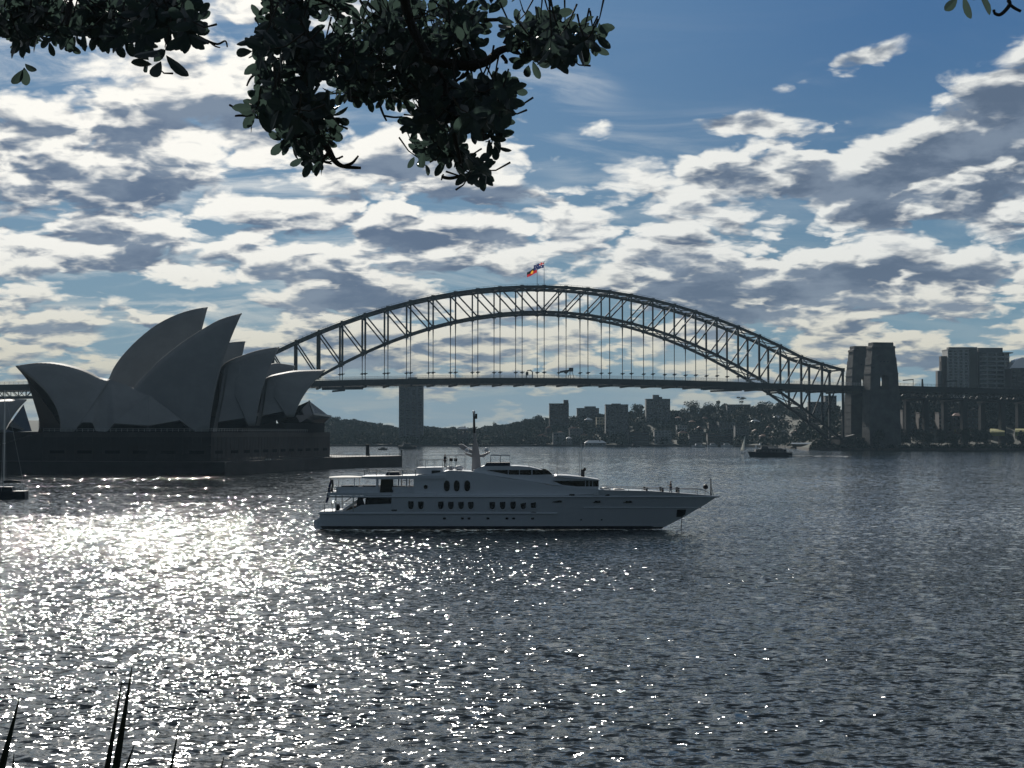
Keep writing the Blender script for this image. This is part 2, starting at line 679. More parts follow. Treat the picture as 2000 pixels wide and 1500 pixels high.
def build_bridge():
    br = thing('harbour_bridge', BR(0, WID / 2, 0), 'dark steel through-arch bridge carrying a flat deck across the harbour', 'bridge', rz=A_B)
    S = M['steel']
    for v in (0.0, WID):
        for f, w, h, nm in ((z_top, 1.5, 2.3, 'upper_chord'), (z_low, 1.5, 2.1, 'lower_chord')):
            b = MB()
            for t in range(-14, 14):
                b.bar(BR(t * PAN, v, f(t)), BR((t + 1) * PAN, v, f(t + 1)), w, h)
            if nm == 'upper_chord':      # walkway handrail along the top of the chord
                for t in range(-14, 14):
                    b.bar(BR(t * PAN, v, f(t) + 2.2), BR((t + 1) * PAN, v, f(t + 1) + 2.2), 0.16)
                    for q in range(4):
                        zz = f(t) + (f(t + 1) - f(t)) * q / 4
                        b.bar(BR((t + q / 4) * PAN, v, zz + 1), BR((t + q / 4) * PAN, v, zz + 2.2), 0.14)
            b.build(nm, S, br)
        for t in range(-14, 15):
            w = 1.05 + 0.055 * abs(t)
            b = MB()
            b.bar(BR(t * PAN, v, z_low(t)), BR(t * PAN, v, z_top(t)), w, w)
            # gusset plates where it meets the chords
            for zz in (z_low(t), z_top(t)):
                b.bar(BR(t * PAN - 1.5, v, zz), BR(t * PAN + 1.5, v, zz), 1.62, 3.1)
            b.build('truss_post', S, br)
        for t in range(-14, 14):
            a, c = (t, t + 1) if t < 0 else (t + 1, t)
            MB().bar(BR(a * PAN, v, z_top(a)), BR(c * PAN, v, z_low(c)), 0.95, 1.05).build('truss_diagonal', S, br)
        for t in range(-9, 10):
            b = MB()
            zl, zd = z_low(t), z_deck(t * PAN)
            zt = min(zl, zd + (zl - zd) * 0.75)
            b.bar(BR(t * PAN, v, zt), BR(t * PAN, v, zl), 0.6, 0.6, w2=1.1)
            b.bar(BR(t * PAN, v, zd), BR(t * PAN, v, zt), 0.55, 0.6)
            b.build('hanger', S, br)
            # lamp bracket on the hanger just above the roadway
            z = zd + (4.6 if v == 0 else 5.6)
            MB().bar(BR(t * PAN - 1.6, v, z), BR(t * PAN + 1.9, v, z + 0.5), 0.5, 0.7).box(BR(t * PAN, v, z - 0.7), (1.3, 1.3, 1.6), A_B).build('lamp_bracket', S, br)
    for f, nm, step in ((z_top, 'upper_bracing', 1), (z_low, 'lower_bracing', 1)):
        b = MB()
        for t in range(-14, 15):
            if nm == 'lower_bracing' and False:
                continue
            b.bar(BR(t * PAN, 0, f(t)), BR(t * PAN, WID, f(t)), 0.8, 1.3)
        for t in range(-14, 14):
            b.bar(BR(t * PAN, 0, f(t)), BR((t + 0.5) * PAN, WID / 2, (f(t) + f(t + 1)) / 2), 0.5, 0.7)
            b.bar(BR((t + 0.5) * PAN, WID / 2, (f(t) + f(t + 1)) / 2), BR((t + 1) * PAN, WID, f(t + 1)), 0.5, 0.7)
            b.bar(BR(t * PAN, WID, f(t)), BR((t + 0.5) * PAN, WID / 2, (f(t) + f(t + 1)) / 2), 0.5, 0.7)
            b.bar(BR((t + 0.5) * PAN, WID / 2, (f(t) + f(t + 1)) / 2), BR((t + 1) * PAN, 0, f(t + 1)), 0.5, 0.7)
        b.build(nm, S, br)
    # deck with edge girders, cross girders showing as teeth below, and a pale mesh fence above
    b = MB()
    v0, v1 = -8.5, WID + 8.5
    us = [t * PAN for t in range(-16, 17)]
    for a, c in zip(us, us[1:]):
        za, zc_ = z_deck(a), z_deck(c)
        b.prism([BR(a, v0, za - 4.6), BR(c, v0, zc_ - 4.6), BR(c, v0, zc_), BR(a, v0, za)], BR(0, v1, 0) - BR(0, v0, 0))
    dk = b.build('deck', S, br)
    b = MB()
    for u in us:
        for q in (0.0,):
            b.bar(BR(u, v0 + 1, z_deck(u) - 5.2), BR(u, v1 - 1, z_deck(u) - 5.2), 1.6, 1.5)
    for a, c in zip(us, us[1:]):
        b.bar(BR(a, v0 + 2, z_deck(a) - 6.4), BR(c, v0 + 2, z_deck(c) - 6.4), 0.3)
        for q in range(3):
            u = a + (c - a) * q / 3
            b.bar(BR(u, v0 + 2, z_deck(u) - 6.4), BR(u, v0 + 2, z_deck(u) - 4.5), 0.2)
    b.build('cross_girders', S, dk)
    for v in (v0 + 0.4, v1 - 0.4):
        b = MB()
        for a, c in zip(us, us[1:]):
            for h, w in ((0.5, 0.12), (1.1, 0.12), (1.7, 0.12), (2.3, 0.2)):
                b.bar(BR(a, v, z_deck(a) + h), BR(c, v, z_deck(c) + h), w)
            for q in range(8):
                u = a + (c - a) * q / 8
                b.bar(BR(u, v, z_deck(u)), BR(u, v, z_deck(u) + 2.3), 0.16)
        b.build('safety_fence', M['chrome'], dk)
    # maintenance gantries slung under the deck near each end of the arch
    for u0, u1 in ((-178, -146), (128, 176)):
        b = MB()
        z = z_deck(u0) - 6.4
        b.bar(BR(u0, v0 + 1, z), BR(u1, v0 + 1, z + 0.6), 2.4, 2.0)
        b.bar(BR(u0 + 8, v0 + 1, z - 2.0), BR(u1 - 14, v0 + 1, z - 1.0), 2.2, 1.4)
        b.build('maintenance_gantry', S, dk)
    # bearings at the feet of the arch
    for v in (0, WID):
        for t in (-14, 14):
            s = 1 if t > 0 else -1
            MB().prism([BR(t * PAN - s * 4, v - 3, 2), BR(t * PAN + s * 9, v - 3, 2), BR(t * PAN + s * 9, v - 3, 13), BR(t * PAN + s * 1, v - 3, 11)], BR(0, 6, 0) - BR(0, 0, 0)).build('bearing', M['granite'], br)
    return br


BRIDGE = build_bridge()
# the crane that rides on the deck rail at mid-span
k = thing('deck_crane', BR(14, -4, z_deck(14)), 'small dark crane standing on the bridge deck right of mid-span', 'crane', rz=A_B)
z0 = z_deck(14)
MB().bar(BR(12, -5, z0 + 5), BR(21, -5, z0 + 6.5), 1.2, 1.6).build('jib', M['steel'], k)
MB().box(BR(21, -5, z0 + 5.5), (3.2, 2.2, 3.0), A_B).build('cab', M['steel'], k)
for du in (18.5, 20.5, 23.5):
    MB().bar(BR(du, -5, z0), BR(21 + (du - 21) * 0.3, -5, z0 + 5.8), 0.35).build('leg', M['steel'], k)
k = thing('gantry_hoist', BR(-13, -4, z_deck(-13)), 'hooped steel hoist straddling the walkway left of the deck crane', 'hoist', rz=A_B)
z0 = z_deck(-13)
MB().tube([BR(-15.5, -5, z0), BR(-15.5, -5, z0 + 4), BR(-14.5, -5, z0 + 6), BR(-12, -5, z0 + 6.4), BR(-10.5, -5, z0 + 5), BR(-10.5, -5, z0)], 0.45).build('hoop', M['steel'], k)
MB().box(BR(-14.8, -5, z0 + 2), (1.8, 1.8, 3.0), A_B).build('winch', M['steel'], k)


# ------------------------------------------------------------------ granite pylons
def pylon(u0, v0, label):
    p = thing('bridge_pylon', BR(u0, v0, 0), label, 'pylon', 'granite pylons at the ends of the bridge', rz=A_B)

    def ring(hu, hv, z):
        return [BR(u0 - hu, v0 - hv, z), BR(u0 + hu, v0 - hv, z), BR(u0 + hu, v0 + hv, z), BR(u0 - hu, v0 + hv, z)]

    def loft(b, rings):
        for a, c in zip(rings, rings[1:]):
            for i in range(4):
                j = (i + 1) % 4
                b.quad(a[i], a[j], c[j], c[i])
        b.quad(*reversed(rings[0]))
        b.quad(*rings[-1])
        return b
    b = MB()
    loft(b, [ring(13.6, 8.6, 0), ring(13.2, 8.3, 20), ring(12.8, 8.0, 47.0), ring(12.3, 7.6, 50.0)])
    b.build('base', M['granite'], p)
    # belfry storey: two solid jambs with a tall round-headed passage between them, open right through
    b = MB()
    z0, z1 = 50.0, 63.0
    ow = 3.4
    h0, h1 = 12.3, 11.8
    prof = [(-h0, z0), (-ow, z0), (-ow, z0 + 8.5)]
    for i in range(1, 8):
        a = math.pi - math.pi * i / 8
        prof.append((ow * math.cos(a), z0 + 8.5 + ow * math.sin(a)))
    prof += [(ow, z0 + 8.5), (ow, z0), (h0, z0), (h1, z1), (-h1, z1)]
    left = [BR(u0 + a, v0 - 7.4, z) for a, z in prof]
    b.prism(left, BR(0, 14.8, 0) - BR(0, 0, 0))
    b.build('arched_storey', M['granite'], p)
    b = MB()
    loft(b, [ring(11.8, 7.3, 63.0), ring(11.0, 6.8, 71.0), ring(10.7, 6.6, 76.0)])
    loft(b, [ring(10.3, 6.3, 76.0), ring(9.8, 5.9, 83.6)])
    b.build('shaft', M['granite'], p)
    b = MB()
    loft(b, [ring(10.2, 6.3, 83.6), ring(10.0, 6.1, 85.2), ring(8.8, 5.5, 85.6), ring(8.7, 5.4, 88.4)])
    b.build('cap', M['granite'], p)
    b = MB()
    for s in (-1, 1):
        b.box(BR(u0, v0 + s * 7.72, 39), (6.4, 0.7, 6), A_B)
    b.build('carved_panel', M['granite'], p)
    b = MB()
    b.box(BR(u0, v0, 49.2), (26.4, 17.2, 0.9), A_B)
    b.box(BR(u0, v0, 62.4), (24.0, 15.6, 0.8), A_B)
    for z in (8, 14, 20, 26, 32, 38, 44):      # courses standing slightly proud
        f = z / 47.0
        b.box(BR(u0, v0, z), (27.2 - 1.5 * f, 17.2 - 1.1 * f, 0.35), A_B)
    b.box(BR(u0, v0, 70.0), (22.7, 14.2, 0.4), A_B)
    b.build('string_course', M['granite'], p)
    b = MB()
    for du in (-3.0, 0, 3.0):
        b.box(BR(u0 + du, v0 - 6.75, 72.0), (1.2, 0.6, 1.0), A_B)
    b.build('vent_slots', M['black'], p)
    return p


pylon(278.5, -15.5, 'nearer granite pylon right of the arch, with a slit of sky through its opening')
pylon(284.5, 42.0, 'granite pylon half hidden behind the nearer one at the right end of the arch')
pylon(-278.5, -15.5, 'granite pylon at the left end of the arch, hidden behind the sail-roofed hall')
pylon(-281.5, 43.0, 'farther granite pylon at the left end of the arch behind the sails')


# ------------------------------------------------------------------ approach viaducts
def viaduct(sgn, label):
    a = thing('approach_viaduct', BR(sgn * 420, WID / 2, 0), label, 'viaduct', 'viaducts leading to the bridge', rz=A_B)

    def zz(u):
        return 53.6 - (abs(u) - 288) * 0.0215
    us = [sgn * (288 + 34 * i) for i in range(0, 14)]
    v0, v1 = -8.5, WID + 8.5
    b = MB()
    for p, q in zip(us, us[1:]):
        b.prism([BR(p, v0, zz(p) - 4.6), BR(q, v0, zz(q) - 4.6), BR(q, v0, zz(q)), BR(p, v0, zz(p))], BR(0, v1, 0) - BR(0, v0, 0))
    b.build('deck', M['steel'], a)
    for v in (v0 + 2, v1 - 2):
        b = MB()
        for p, q in zip(us, us[1:]):
            b.bar(BR(p, v, zz(p) - 9.5), BR(q, v, zz(q) - 9.5), 0.9, 1.2)
            for i in range(6):
                c, d = p + (q - p) * i / 6, p + (q - p) * (i + 1) / 6
                b.bar(BR(c, v, zz(c) - 9.5), BR(c, v, zz(c) - 3), 0.5)
                lo, hi = (c, d) if i < 3 else (d, c)
                b.bar(BR(lo, v, zz(lo) - 3), BR(hi, v, zz(hi) - 9.5), 0.5)
        b.build('side_truss', M['steel'], a)
    for u in us[1:]:
        b = MB()
        for v in (v0 + 5, v1 - 5):
            b.box(BR(u, v, 2), (4.6, 6.0, zz(u) - 12), A_B, 0.8)
        b.bar(BR(u, v0, zz(u) - 10.6), BR(u, v1, zz(u) - 10.6), 4.2, 1.6)
        b.build('pier', M['conc'], a)
    b = MB()
    for p, q in zip(us, us[1:]):
        for h in (0.7, 1.4, 2.0):
            b.bar(BR(p, v0 + 0.3, zz(p) + h), BR(q, v0 + 0.3, zz(q) + h), 0.14)
        for i in range(10):
            c = p + (q - p) * i / 10
            b.bar(BR(c, v0 + 0.3, zz(c)), BR(c, v0 + 0.3, zz(c) + 2.0), 0.14)
    b.build('railing', M['steel'], a)
    return zz


zzn = viaduct(1, 'dark approach viaduct running right from the granite pylons over the shore')
viaduct(-1, 'dark approach viaduct crossing the left edge behind the sail-roofed hall')
for u, kind in ((306, 'g'), (318, 'l'), (337, 'p'), (344, 'g')):
    z = zzn(u)
    if kind == 'g':
        k = thing('sign_gantry', BR(u, -7, z), 'cantilever road sign gantry on the viaduct ' + ('next to the granite pylon' if u < 310 else 'in front of the tall apartment block'), 'sign gantry', 'sign gantries on the viaduct', A_B)
        MB().bar(BR(u + 4, -7, z), BR(u + 4, -7, z + 5.4), 0.4).build('post', M['steel'], k)
        MB().bar(BR(u - 5, -7, z + 4.6), BR(u + 4.3, -7, z + 5.3), 0.5, 0.8).build('arm', M['steel'], k)
    elif kind == 'l':
        k = thing('signal_cabinet', BR(u, -7, z), 'stout dark signal post standing on the viaduct between the two sign gantries', 'signal post', rz=A_B)
        MB().box(BR(u, -7, z), (1.3, 1.3, 4.4), A_B, 0.8).build('post', M['steel'], k)
        MB().ball(BR(u, -7, z + 5.2), 0.8, 8, 5, (1, 1, 1.3)).build('signal_head', M['black'], k)
    else:
        k = thing('lamp_post', BR(u, -7, z), 'thin lamp post on the viaduct beside the signal post', 'lamp post', rz=A_B)
        MB().bar(BR(u, -7, z), BR(u, -7, z + 6.4), 0.35).build('post', M['steel'], k)
        MB().bar(BR(u - 0.8, -7, z + 6.4), BR(u + 0.4, -7, z + 6.5), 0.4, 0.3).build('lamp_head', M['black'], k)


# ------------------------------------------------------------------ flags at the crown
def flag(v, top, name, label, cells, mats, rise):
    zb = z_top(0) + 1.0
    p = thing('flagpole', BR(0, v, zb), label[0], 'flagpole', 'flagpoles on the crown of the arch', rz=A_B)
    MB().tube([BR(0, v, zb), BR(0, v, top)], 0.22, 6, 0.12).build('pole', M['steel'], p)
    MB().ball(BR(0, v, top + 0.2), 0.35, 6, 4).build('finial', M['chrome'], p)
    W, Hh, nx, ny = 9.5, 4.9, 36, 18
    rows, idx = [], []
    for j in range(ny + 1):
        r = []
        for i in range(nx + 1):
            s, t = i / nx, j / ny
            u = -W * s * 0.86 - 0.25
            z = top - 0.3 - Hh * t * (1 - 0.12 * s) - rise * s ** 1.2 + 0.35 * math.sin(s * 7 + t) * s
            vv = v + 0.9 * math.sin(s * 8.5 + 0.8 * t) * (0.2 + s)
            r.append(BR(u, vv, z))
        rows.append(r)
    for j in range(ny):
        for i in range(nx):
            idx.append(cells((i + 0.5) / nx, (j + 0.5) / ny))
    o = MB().grid(rows).build('flag', mats[0])
    flat_mats(o, mats, idx)
    # move its origin to the hoist so it can be handled as one thing
    h = BR(0, v, top)
    o.data.transform(Matrix.Translation(-h))
    o.location = h
    tag(o, label[1], 'flag')


F_BLACK = mat('flag_black', (0.012, 0.012, 0.014), 0.8)
F_RED = mat('flag_red', (0.45, 0.02, 0.025), 0.8)
F_YEL = mat('flag_yellow', (0.85, 0.45, 0.03), 0.8)
F_BLUE = mat('flag_blue', (0.012, 0.022, 0.11), 0.8)
F_WHITE = mat('flag_white', (0.75, 0.75, 0.75), 0.8)
for m_ in (F_RED, F_YEL, F_BLUE, F_WHITE):      # thin cloth lets the sun through
    t_ = m_.node_tree
    b_ = t_.nodes['Principled BSDF']
    tr_ = t_.nodes.new('ShaderNodeBsdfTranslucent')
    tr_.inputs['Color'].default_value = b_.inputs['Base Color'].default_value
    mx_ = t_.nodes.new('ShaderNodeMixShader')
    mx_.inputs[0].default_value = 0.6
    t_.links.new(b_.outputs[0], mx_.inputs[1])
    t_.links.new(tr_.outputs[0], mx_.inputs[2])
    t_.links.new(mx_.outputs[0], t_.nodes['Material Output'].inputs['Surface'])


def land_flag(s, t):
    if ((s - 0.5) * 1.9) ** 2 + (t - 0.5) ** 2 < 0.25 ** 2 * 1.1:
        return 2
    return 0 if t < 0.5 else 1


def ensign(s, t):
    if s < 0.5 and t < 0.5:
        a, b = s / 0.5, t / 0.5
        if abs(a - 0.5) < 0.09 or abs(b - 0.5) < 0.12:
            return 1
        if abs(a - 0.5) < 0.16 or abs(b - 0.5) < 0.22:
            return 2
        if abs(a - b) < 0.09 or abs(a + b - 1) < 0.09:
            return 2
        return 0
    for cx, cy, r in ((0.25, 0.75, 0.07), (0.75, 0.2, 0.045), (0.75, 0.82, 0.045), (0.65, 0.45, 0.045), (0.85, 0.4, 0.045), (0.78, 0.55, 0.03)):
        if ((s - cx) * 1.9) ** 2 + (t - cy) ** 2 < r * r * 1.3:
            return 2
    return 0


flag(0.0, z_top(0) + 20.5, 'flag', ('taller flagpole at the crown of the arch, on the right', 'dark blue flag with stars and a crossed corner on the taller pole'), ensign, [F_BLUE, F_RED, F_WHITE], 3.2)
flag(WID, z_top(0) + 19.5, 'flag', ('shorter flagpole at the crown of the arch, on the left', 'black and red flag with a yellow disc on the left pole'), land_flag, [F_BLACK, F_RED, F_YEL], 5.0)

# ------------------------------------------------------------------ the sail-roofed hall on its podium
def tile_mat():
    m = bpy.data.materials.new('cream_roof_tiles')
    m.use_nodes = True
    t = m.node_tree
    n = NG(t)
    b = t.nodes['Principled BSDF']
    pos = n.new('ShaderNodeNewGeometry').outputs['Position']
    # chevron lids: faint darker joints between the tile panels
    x, y, z = n.xyz(pos)
    u = n.m('ADD', n.m('MULTIPLY', x, 0.88), n.m('MULTIPLY', y, 0.47))
    j1 = n.m('ABSOLUTE', n.m('SINE', n.m('MULTIPLY', n.m('ADD', z, n.m('MULTIPLY', u, 0.55)), 0.62)))
    j2 = n.m('ABSOLUTE', n.m('SINE', n.m('MULTIPLY', u, 0.75)))
    jj = n.m('MULTIPLY', n.ss(j1, 0.0, 0.12), n.ss(j2, 0.0, 0.10))
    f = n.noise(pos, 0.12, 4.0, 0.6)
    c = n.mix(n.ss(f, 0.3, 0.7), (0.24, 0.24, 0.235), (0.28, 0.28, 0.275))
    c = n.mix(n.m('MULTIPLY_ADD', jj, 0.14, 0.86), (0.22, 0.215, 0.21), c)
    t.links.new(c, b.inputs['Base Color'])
    b.inputs['Roughness'].default_value = 0.55
    b.inputs['Specular IOR Level'].default_value = 0.12
    return m


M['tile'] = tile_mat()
AX = rad(28.0)
ADIR = Vector((math.cos(AX), math.sin(AX), 0))
NDIR = Vector((math.sin(AX), -math.cos(AX), 0))          # towards the viewer
P_NEAR = at(31, 715.6, 600.0)
P_FAR = at(405.6, 600.4, 690.0)


def pn(px, py, off=0.0, base=None):
    """Photo pixel met with the hall's own vertical axis plane, moved off metres towards the viewer."""
    p0 = (base or P_NEAR) + NDIR * off
    return on_plane(px, py, p0, NDIR)


def curve(pts, n):
    """Resample a polyline smoothly (Catmull-Rom)."""
    out = []
    m_ = len(pts)
    for i in range(n + 1):
        s = i / n * (m_ - 1)
        k = min(int(s), m_ - 2)
        t = s - k
        p0, p1, p2, p3 = pts[max(k - 1, 0)], pts[k], pts[k + 1], pts[min(k + 2, m_ - 1)]
        out.append(0.5 * ((2 * p1) + (p2 - p0) * t + (2 * p0 - 5 * p1 + 4 * p2 - p3) * t * t + (3 * p1 - p0 - 3 * p2 + p3) * t ** 3))
    return out


def shell(parent, ridge_px, foot_px, half, base, mouth, bulge=2.2, sweep=3.2, label=None):
    """One roof shell: both halves meet on the ridge and come down to a pointed foot on each side.
    mouth = +1 when the open end looks along the axis, -1 against it."""
    R = curve([pn(x, y, 0, base) for x, y in ridge_px], 22)
    f0, f1 = [pn(x, y, half, base) for x, y in foot_px]
    b = MB()
    for side in (1, -1):
        rows = []
        for i, r in enumerate(R):
            s = i / (len(R) - 1)
            f = f0.lerp(f1, s)
            if side < 0:
                f = f - NDIR * (2 * half)
            row = []
            for j in range(15):
                t = j / 14
                p = r.lerp(f, t)
                w = 4 * t * (1 - t)
                out = NDIR * side * bulge + Vector((0, 0, bulge * 0.12)) - ADIR * mouth * sweep * (s ** 2 if mouth > 0 else s ** 2)
                row.append(p + out * w)
            rows.append(row)
        b.grid(rows)
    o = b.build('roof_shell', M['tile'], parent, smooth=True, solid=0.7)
    # glass wall filling the mouth, set back under the lip
    tip, ff = R[-1], f1
    back = ADIR * (-mouth * 1.8)
    fn, ffar = ff + back, ff - NDIR * (2 * half) + back
    top = tip.lerp((fn + ffar) / 2, 0.16) + back * 0.9
    g_ = MB()
    n = 10
    rows = []
    for i in range(n + 1):
        s = i / n
        a, c = top.lerp(fn, s), top.lerp(ffar, s)
        rows.append([a.lerp(c, q / 6) + NDIR * 0 for q in range(7)])
    g_.grid(rows)
    g_.build('glass_wall', M['pane'], o, solid=0.2)
    return o


def infill(parent, top_px, bot_px, off_top, off_bot, base, bulge=1.0):
    """Side shell between two roof shells: hangs from the ridge line to a zigzag lower edge."""
    def even(px, off, n):
        L = [0.0]
        for a, c in zip(px, px[1:]):
            L.append(L[-1] + math.hypot(c[0] - a[0], c[1] - a[1]))
        out = []
        for i in range(n + 1):
            d = L[-1] * i / n
            k_ = max(q for q in range(len(L)) if L[q] <= d + 1e-6)
            k_ = min(k_, len(px) - 2)
            t = (d - L[k_]) / max(1e-6, L[k_ + 1] - L[k_])
            out.append(pn(px[k_][0] + (px[k_ + 1][0] - px[k_][0]) * t, px[k_][1] + (px[k_ + 1][1] - px[k_][1]) * t, off, base))
        return out
    N_ = 60
    T, B = even(top_px, off_top, N_), even(bot_px, off_bot, N_)
    b = MB()
    for side in (1, -1):
        rows = []
        for j in range(9):
            t = j / 8
            row = []
            for a, c in zip(T, B):
                p = a.lerp(c, t) + NDIR * bulge * 4 * t * (1 - t)
                if side < 0:
                    d = (p - (base or P_NEAR)).dot(NDIR)
                    p = p - NDIR * (2 * d)
                row.append(p)
            rows.append(row)
        b.grid(rows)
    return b.build('side_shell', M['tile'], parent, smooth=True)


oh = thing('sail_roofed_hall', at(330, 900, 640), 'large hall of pale overlapping sail-shaped roofs on a dark stone podium at the water', 'concert hall')
oh.location.z = 0
# far hall, peeping out above and between the near one
shell(oh, [(205, 752), (214, 739.6), (224, 718), (242, 693), (271, 663), (305, 636), (341, 617), (374, 606), (405.6, 600.4)], [(300, 838), (345, 838)], 21, P_FAR, 1, bulge=1.5, sweep=0.5)
shell(oh, [(400, 690), (420, 678), (449, 670), (479, 667.4)], [(415, 832), (440, 832)], 16, P_FAR, 1, sweep=0.5)
shell(oh, [(500, 722), (533, 711), (552, 711.5), (576, 715.6)], [(500, 815), (530, 815)], 13, P_FAR, 1, sweep=0.5)
shell(oh, [(190, 760), (170, 748), (140, 735), (110, 728)], [(170, 838), (160, 838)], 15, P_FAR, -1)
# near hall
shell(oh, [(214, 742), (194, 738), (168, 725), (139, 715.6), (110, 710), (83, 709), (57.6, 711.5), (31, 715.6)], [(144, 843.5), (118, 843.5)], 18, P_NEAR, -1, sweep=4.0)
shell(oh, [(250, 775), (270, 748), (290, 727), (312, 705), (345, 678), (375, 657), (401, 641), (432, 624), (472, 612.4)], [(384, 844), (408, 844)], 18, P_NEAR, 1, bulge=1.4, sweep=2.6)
shell(oh, [(428, 724), (445, 707), (480, 693), (509, 684), (545, 678.4)], [(484, 832), (498, 832)], 16, P_NEAR, 1, sweep=2.2)
shell(oh, [(508, 750), (525.6, 736), (552, 729), (581, 724.6), (635, 723)], [(559, 814), (574, 814)], 13, P_NEAR, 1, sweep=2.4)
infill(oh, [(176, 730), (194, 738.5), (214, 740.5), (262, 758), (285, 756)], [(144, 843.5), (160, 825), (180, 825), (187, 842), (209, 843.5), (223, 827), (288, 832), (352, 821), (384, 844)], 0.2, 17, P_NEAR, 0.8)
infill(oh, [(438, 720), (452, 712), (470, 704)], [(415, 844), (423.6, 844), (426, 824), (479, 816), (484, 832)], 3.0, 14.5, P_NEAR, 0.5)
infill(oh, [(516, 748), (524, 742), (535, 738)], [(500, 831), (508, 831), (512, 811.6), (556, 803), (560, 814)], 3.0, 12, P_NEAR, 0.4)
# folded side shells above the middle foyer
for q in ([(290, 771), (289.0, 832), (223, 827.3)], [(290, 771), (352, 821.3), (289.0, 832)]):
    b = MB()
    p = [pn(x, y, o_, P_NEAR) for (x, y), o_ in zip(q, ((12.0, 21.5, 18.6) if q[1][0] < 300 else (12.0, 18.8, 21.5)))]
    b.quad(*p)
    b.build('folded_side_shell', M['tile'], oh, solid=0.5)
MB().bar(pn(289, 829, 20.6), pn(288.6, 846, 21.9), 0.9, 0.9, w2=1.4).build('foyer_rib', M['conc'], oh)
for q in ([(226, 829), (350, 824), (380, 843), (212, 843)], [(161, 827), (179, 827), (186, 843), (146, 843)], [(429, 826), (477, 818.5), (483, 833), (427, 843)], [(514, 813), (555, 805), (559, 815), (511, 830)]):
    MB().prism([pn(x, y, 15.0) for x, y in q], -NDIR * 0.4).build('foyer_glass', M['pane'], oh)


# north foyer: faceted glass hood with a pale rim
b = MB()
tp = pn(604, 783, 0)
nb, fb = pn(578, 812, 12), pn(578, 812, 12) - NDIR * 24
n1, f1 = pn(613, 809, 8), pn(613, 809, 8) - NDIR * 16
nose = pn(646, 815, 0)
low = pn(634, 827, 0)
b.quad(tp, nb, n1).quad(tp, n1, nose).quad(tp, nose, f1).quad(tp, f1, fb)
b.quad(nb, pn(586, 826, 12), low, nose, n1).quad(fb, f1, nose, low, pn(586, 826, 12) - NDIR * 24)
b.build('north_foyer_glass', M['glass'], oh)
b = MB()
b.bar(pn(612, 808.5, 8.2), nose + Vector((0, 0, 0.4)), 0.7).bar(nose, low, 0.6).bar(tp, n1 + Vector((0, 0, .3)), 0.5)
b.build('foyer_rim', M['canvas'], oh)

# podium: high stone block, stepped at the north end, stairs running down at the south end
zp = 13.9


def foot(off_a, off_n):
    """Plan position: metres along the axis from the south tip, metres towards the viewer."""
    p = Vector((P_NEAR.x, P_NEAR.y, 0)) + ADIR * off_a + NDIR * off_n
    return p


b = MB()
b.prism([Vector((p.x, p.y, zp)) for p in (foot(14, 8), foot(96, 8), foot(96, -8), foot(14, -8))], (0, 0, 6.0))
b.build('auditorium_core', M['conc'], oh)


def slab(b, plan, z0, z1):
    b.prism([Vector((p.x, p.y, z0)) for p in plan], (0, 0, z1 - z0))


b = MB()
XY = lambda *q: [Vector((x, y, 0)) for x, y in q]
slab(b, XY((-156, 555.5), (-98, 543), (-91.5, 566), (-83, 616), (-75, 652), (-72.5, 664), (-140, 760), (-240, 720), (-230, 640)), 2.0, zp)
slab(b, XY((-150, 553.6), (-98.3, 542.5), (-98.1, 542.9), (-150, 554.0)), 9.3, 10.0)
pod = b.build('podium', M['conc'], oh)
M['joint'] = mat('podium_joint', (0.02, 0.02, 0.022), 0.9)
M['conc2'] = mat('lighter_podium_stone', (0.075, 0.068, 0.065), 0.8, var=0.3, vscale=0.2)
pl = XY((-156, 555.5), (-98, 543), (-91.5, 566), (-83, 616), (-75, 652), (-72.5, 664))
for p, q in zip(pl, pl[1:]):
    d = (q - p).normalized()
    nn = Vector((d.y, -d.x, 0))
    L = (q - p).length
    b = MB()
    for i in range(int(L / 3.2)):
        c = p + d * (i * 3.2 + 1.6) + nn * 0.03
        b.bar(c + Vector((0, 0, 4.3)), c + Vector((0, 0, zp)), 0.10, 0.06, up=tuple(d))
    b.bar(p + nn * 0.05 + Vector((0, 0, 12.9)), q + nn * 0.05 + Vector((0, 0, 12.9)), 0.12, 1.6)
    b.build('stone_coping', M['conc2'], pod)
    b = MB()
    k0 = int(L / 9)
    for i in range(k0):
        c = p + d * (L * (i + 0.5) / k0) + nn * 0.04 + Vector((0, 0, 7.2))
        b.bar(c - d * 2.6, c + d * 2.6, 0.12, 1.0)
    if k0:
        b.build('slot_windows', M['pane'], pod)
    b = MB()
    for h in (0.5, 1.0):
        b.bar(p + Vector((0, 0, zp + h)), q + Vector((0, 0, zp + h)), 0.06)
    for i in range(int(L / 2)):
        c = p + d * (i * 2.0)
        b.bar(c + Vector((0, 0, zp)), c + Vector((0, 0, zp + 1.0)), 0.07)
    b.build('terrace_railing', M['chrome'], pod)
b = MB()
a0 = (pn(556, 830, 13) - P_NEAR).dot(ADIR)
a1 = (pn(632, 830, 13) - P_NEAR).dot(ADIR)
slab(b, [foot(a0, 14), foot(a1, 14), foot(a1, -14), foot(a0, -14)], zp, 17.3)
a0 = (pn(478, 830, 13) - P_NEAR).dot(ADIR)
a2 = (pn(566, 830, 13) - P_NEAR).dot(ADIR)
slab(b, [foot(a0, 17), foot(a2, 17), foot(a2, -14), foot(a0, -14)], zp, 15.4)
b.build('raised_terrace', M['conc'], oh)
b = MB()
n = 24
for i in range(n):
    x0, x1 = -156 - 32 * i / n, -156 - 32 * (i + 1) / n
    slab(b, XY((x0, 556 - (x0 + 156) * 0.1), (x1, 556 - (x1 + 156) * 0.1), (x1 - 70, 700), (x0 - 70, 700)), 2.0, zp - (i + 0.5) * (9.5 / n))
b.build('grand_stairs', M['conc'], oh)
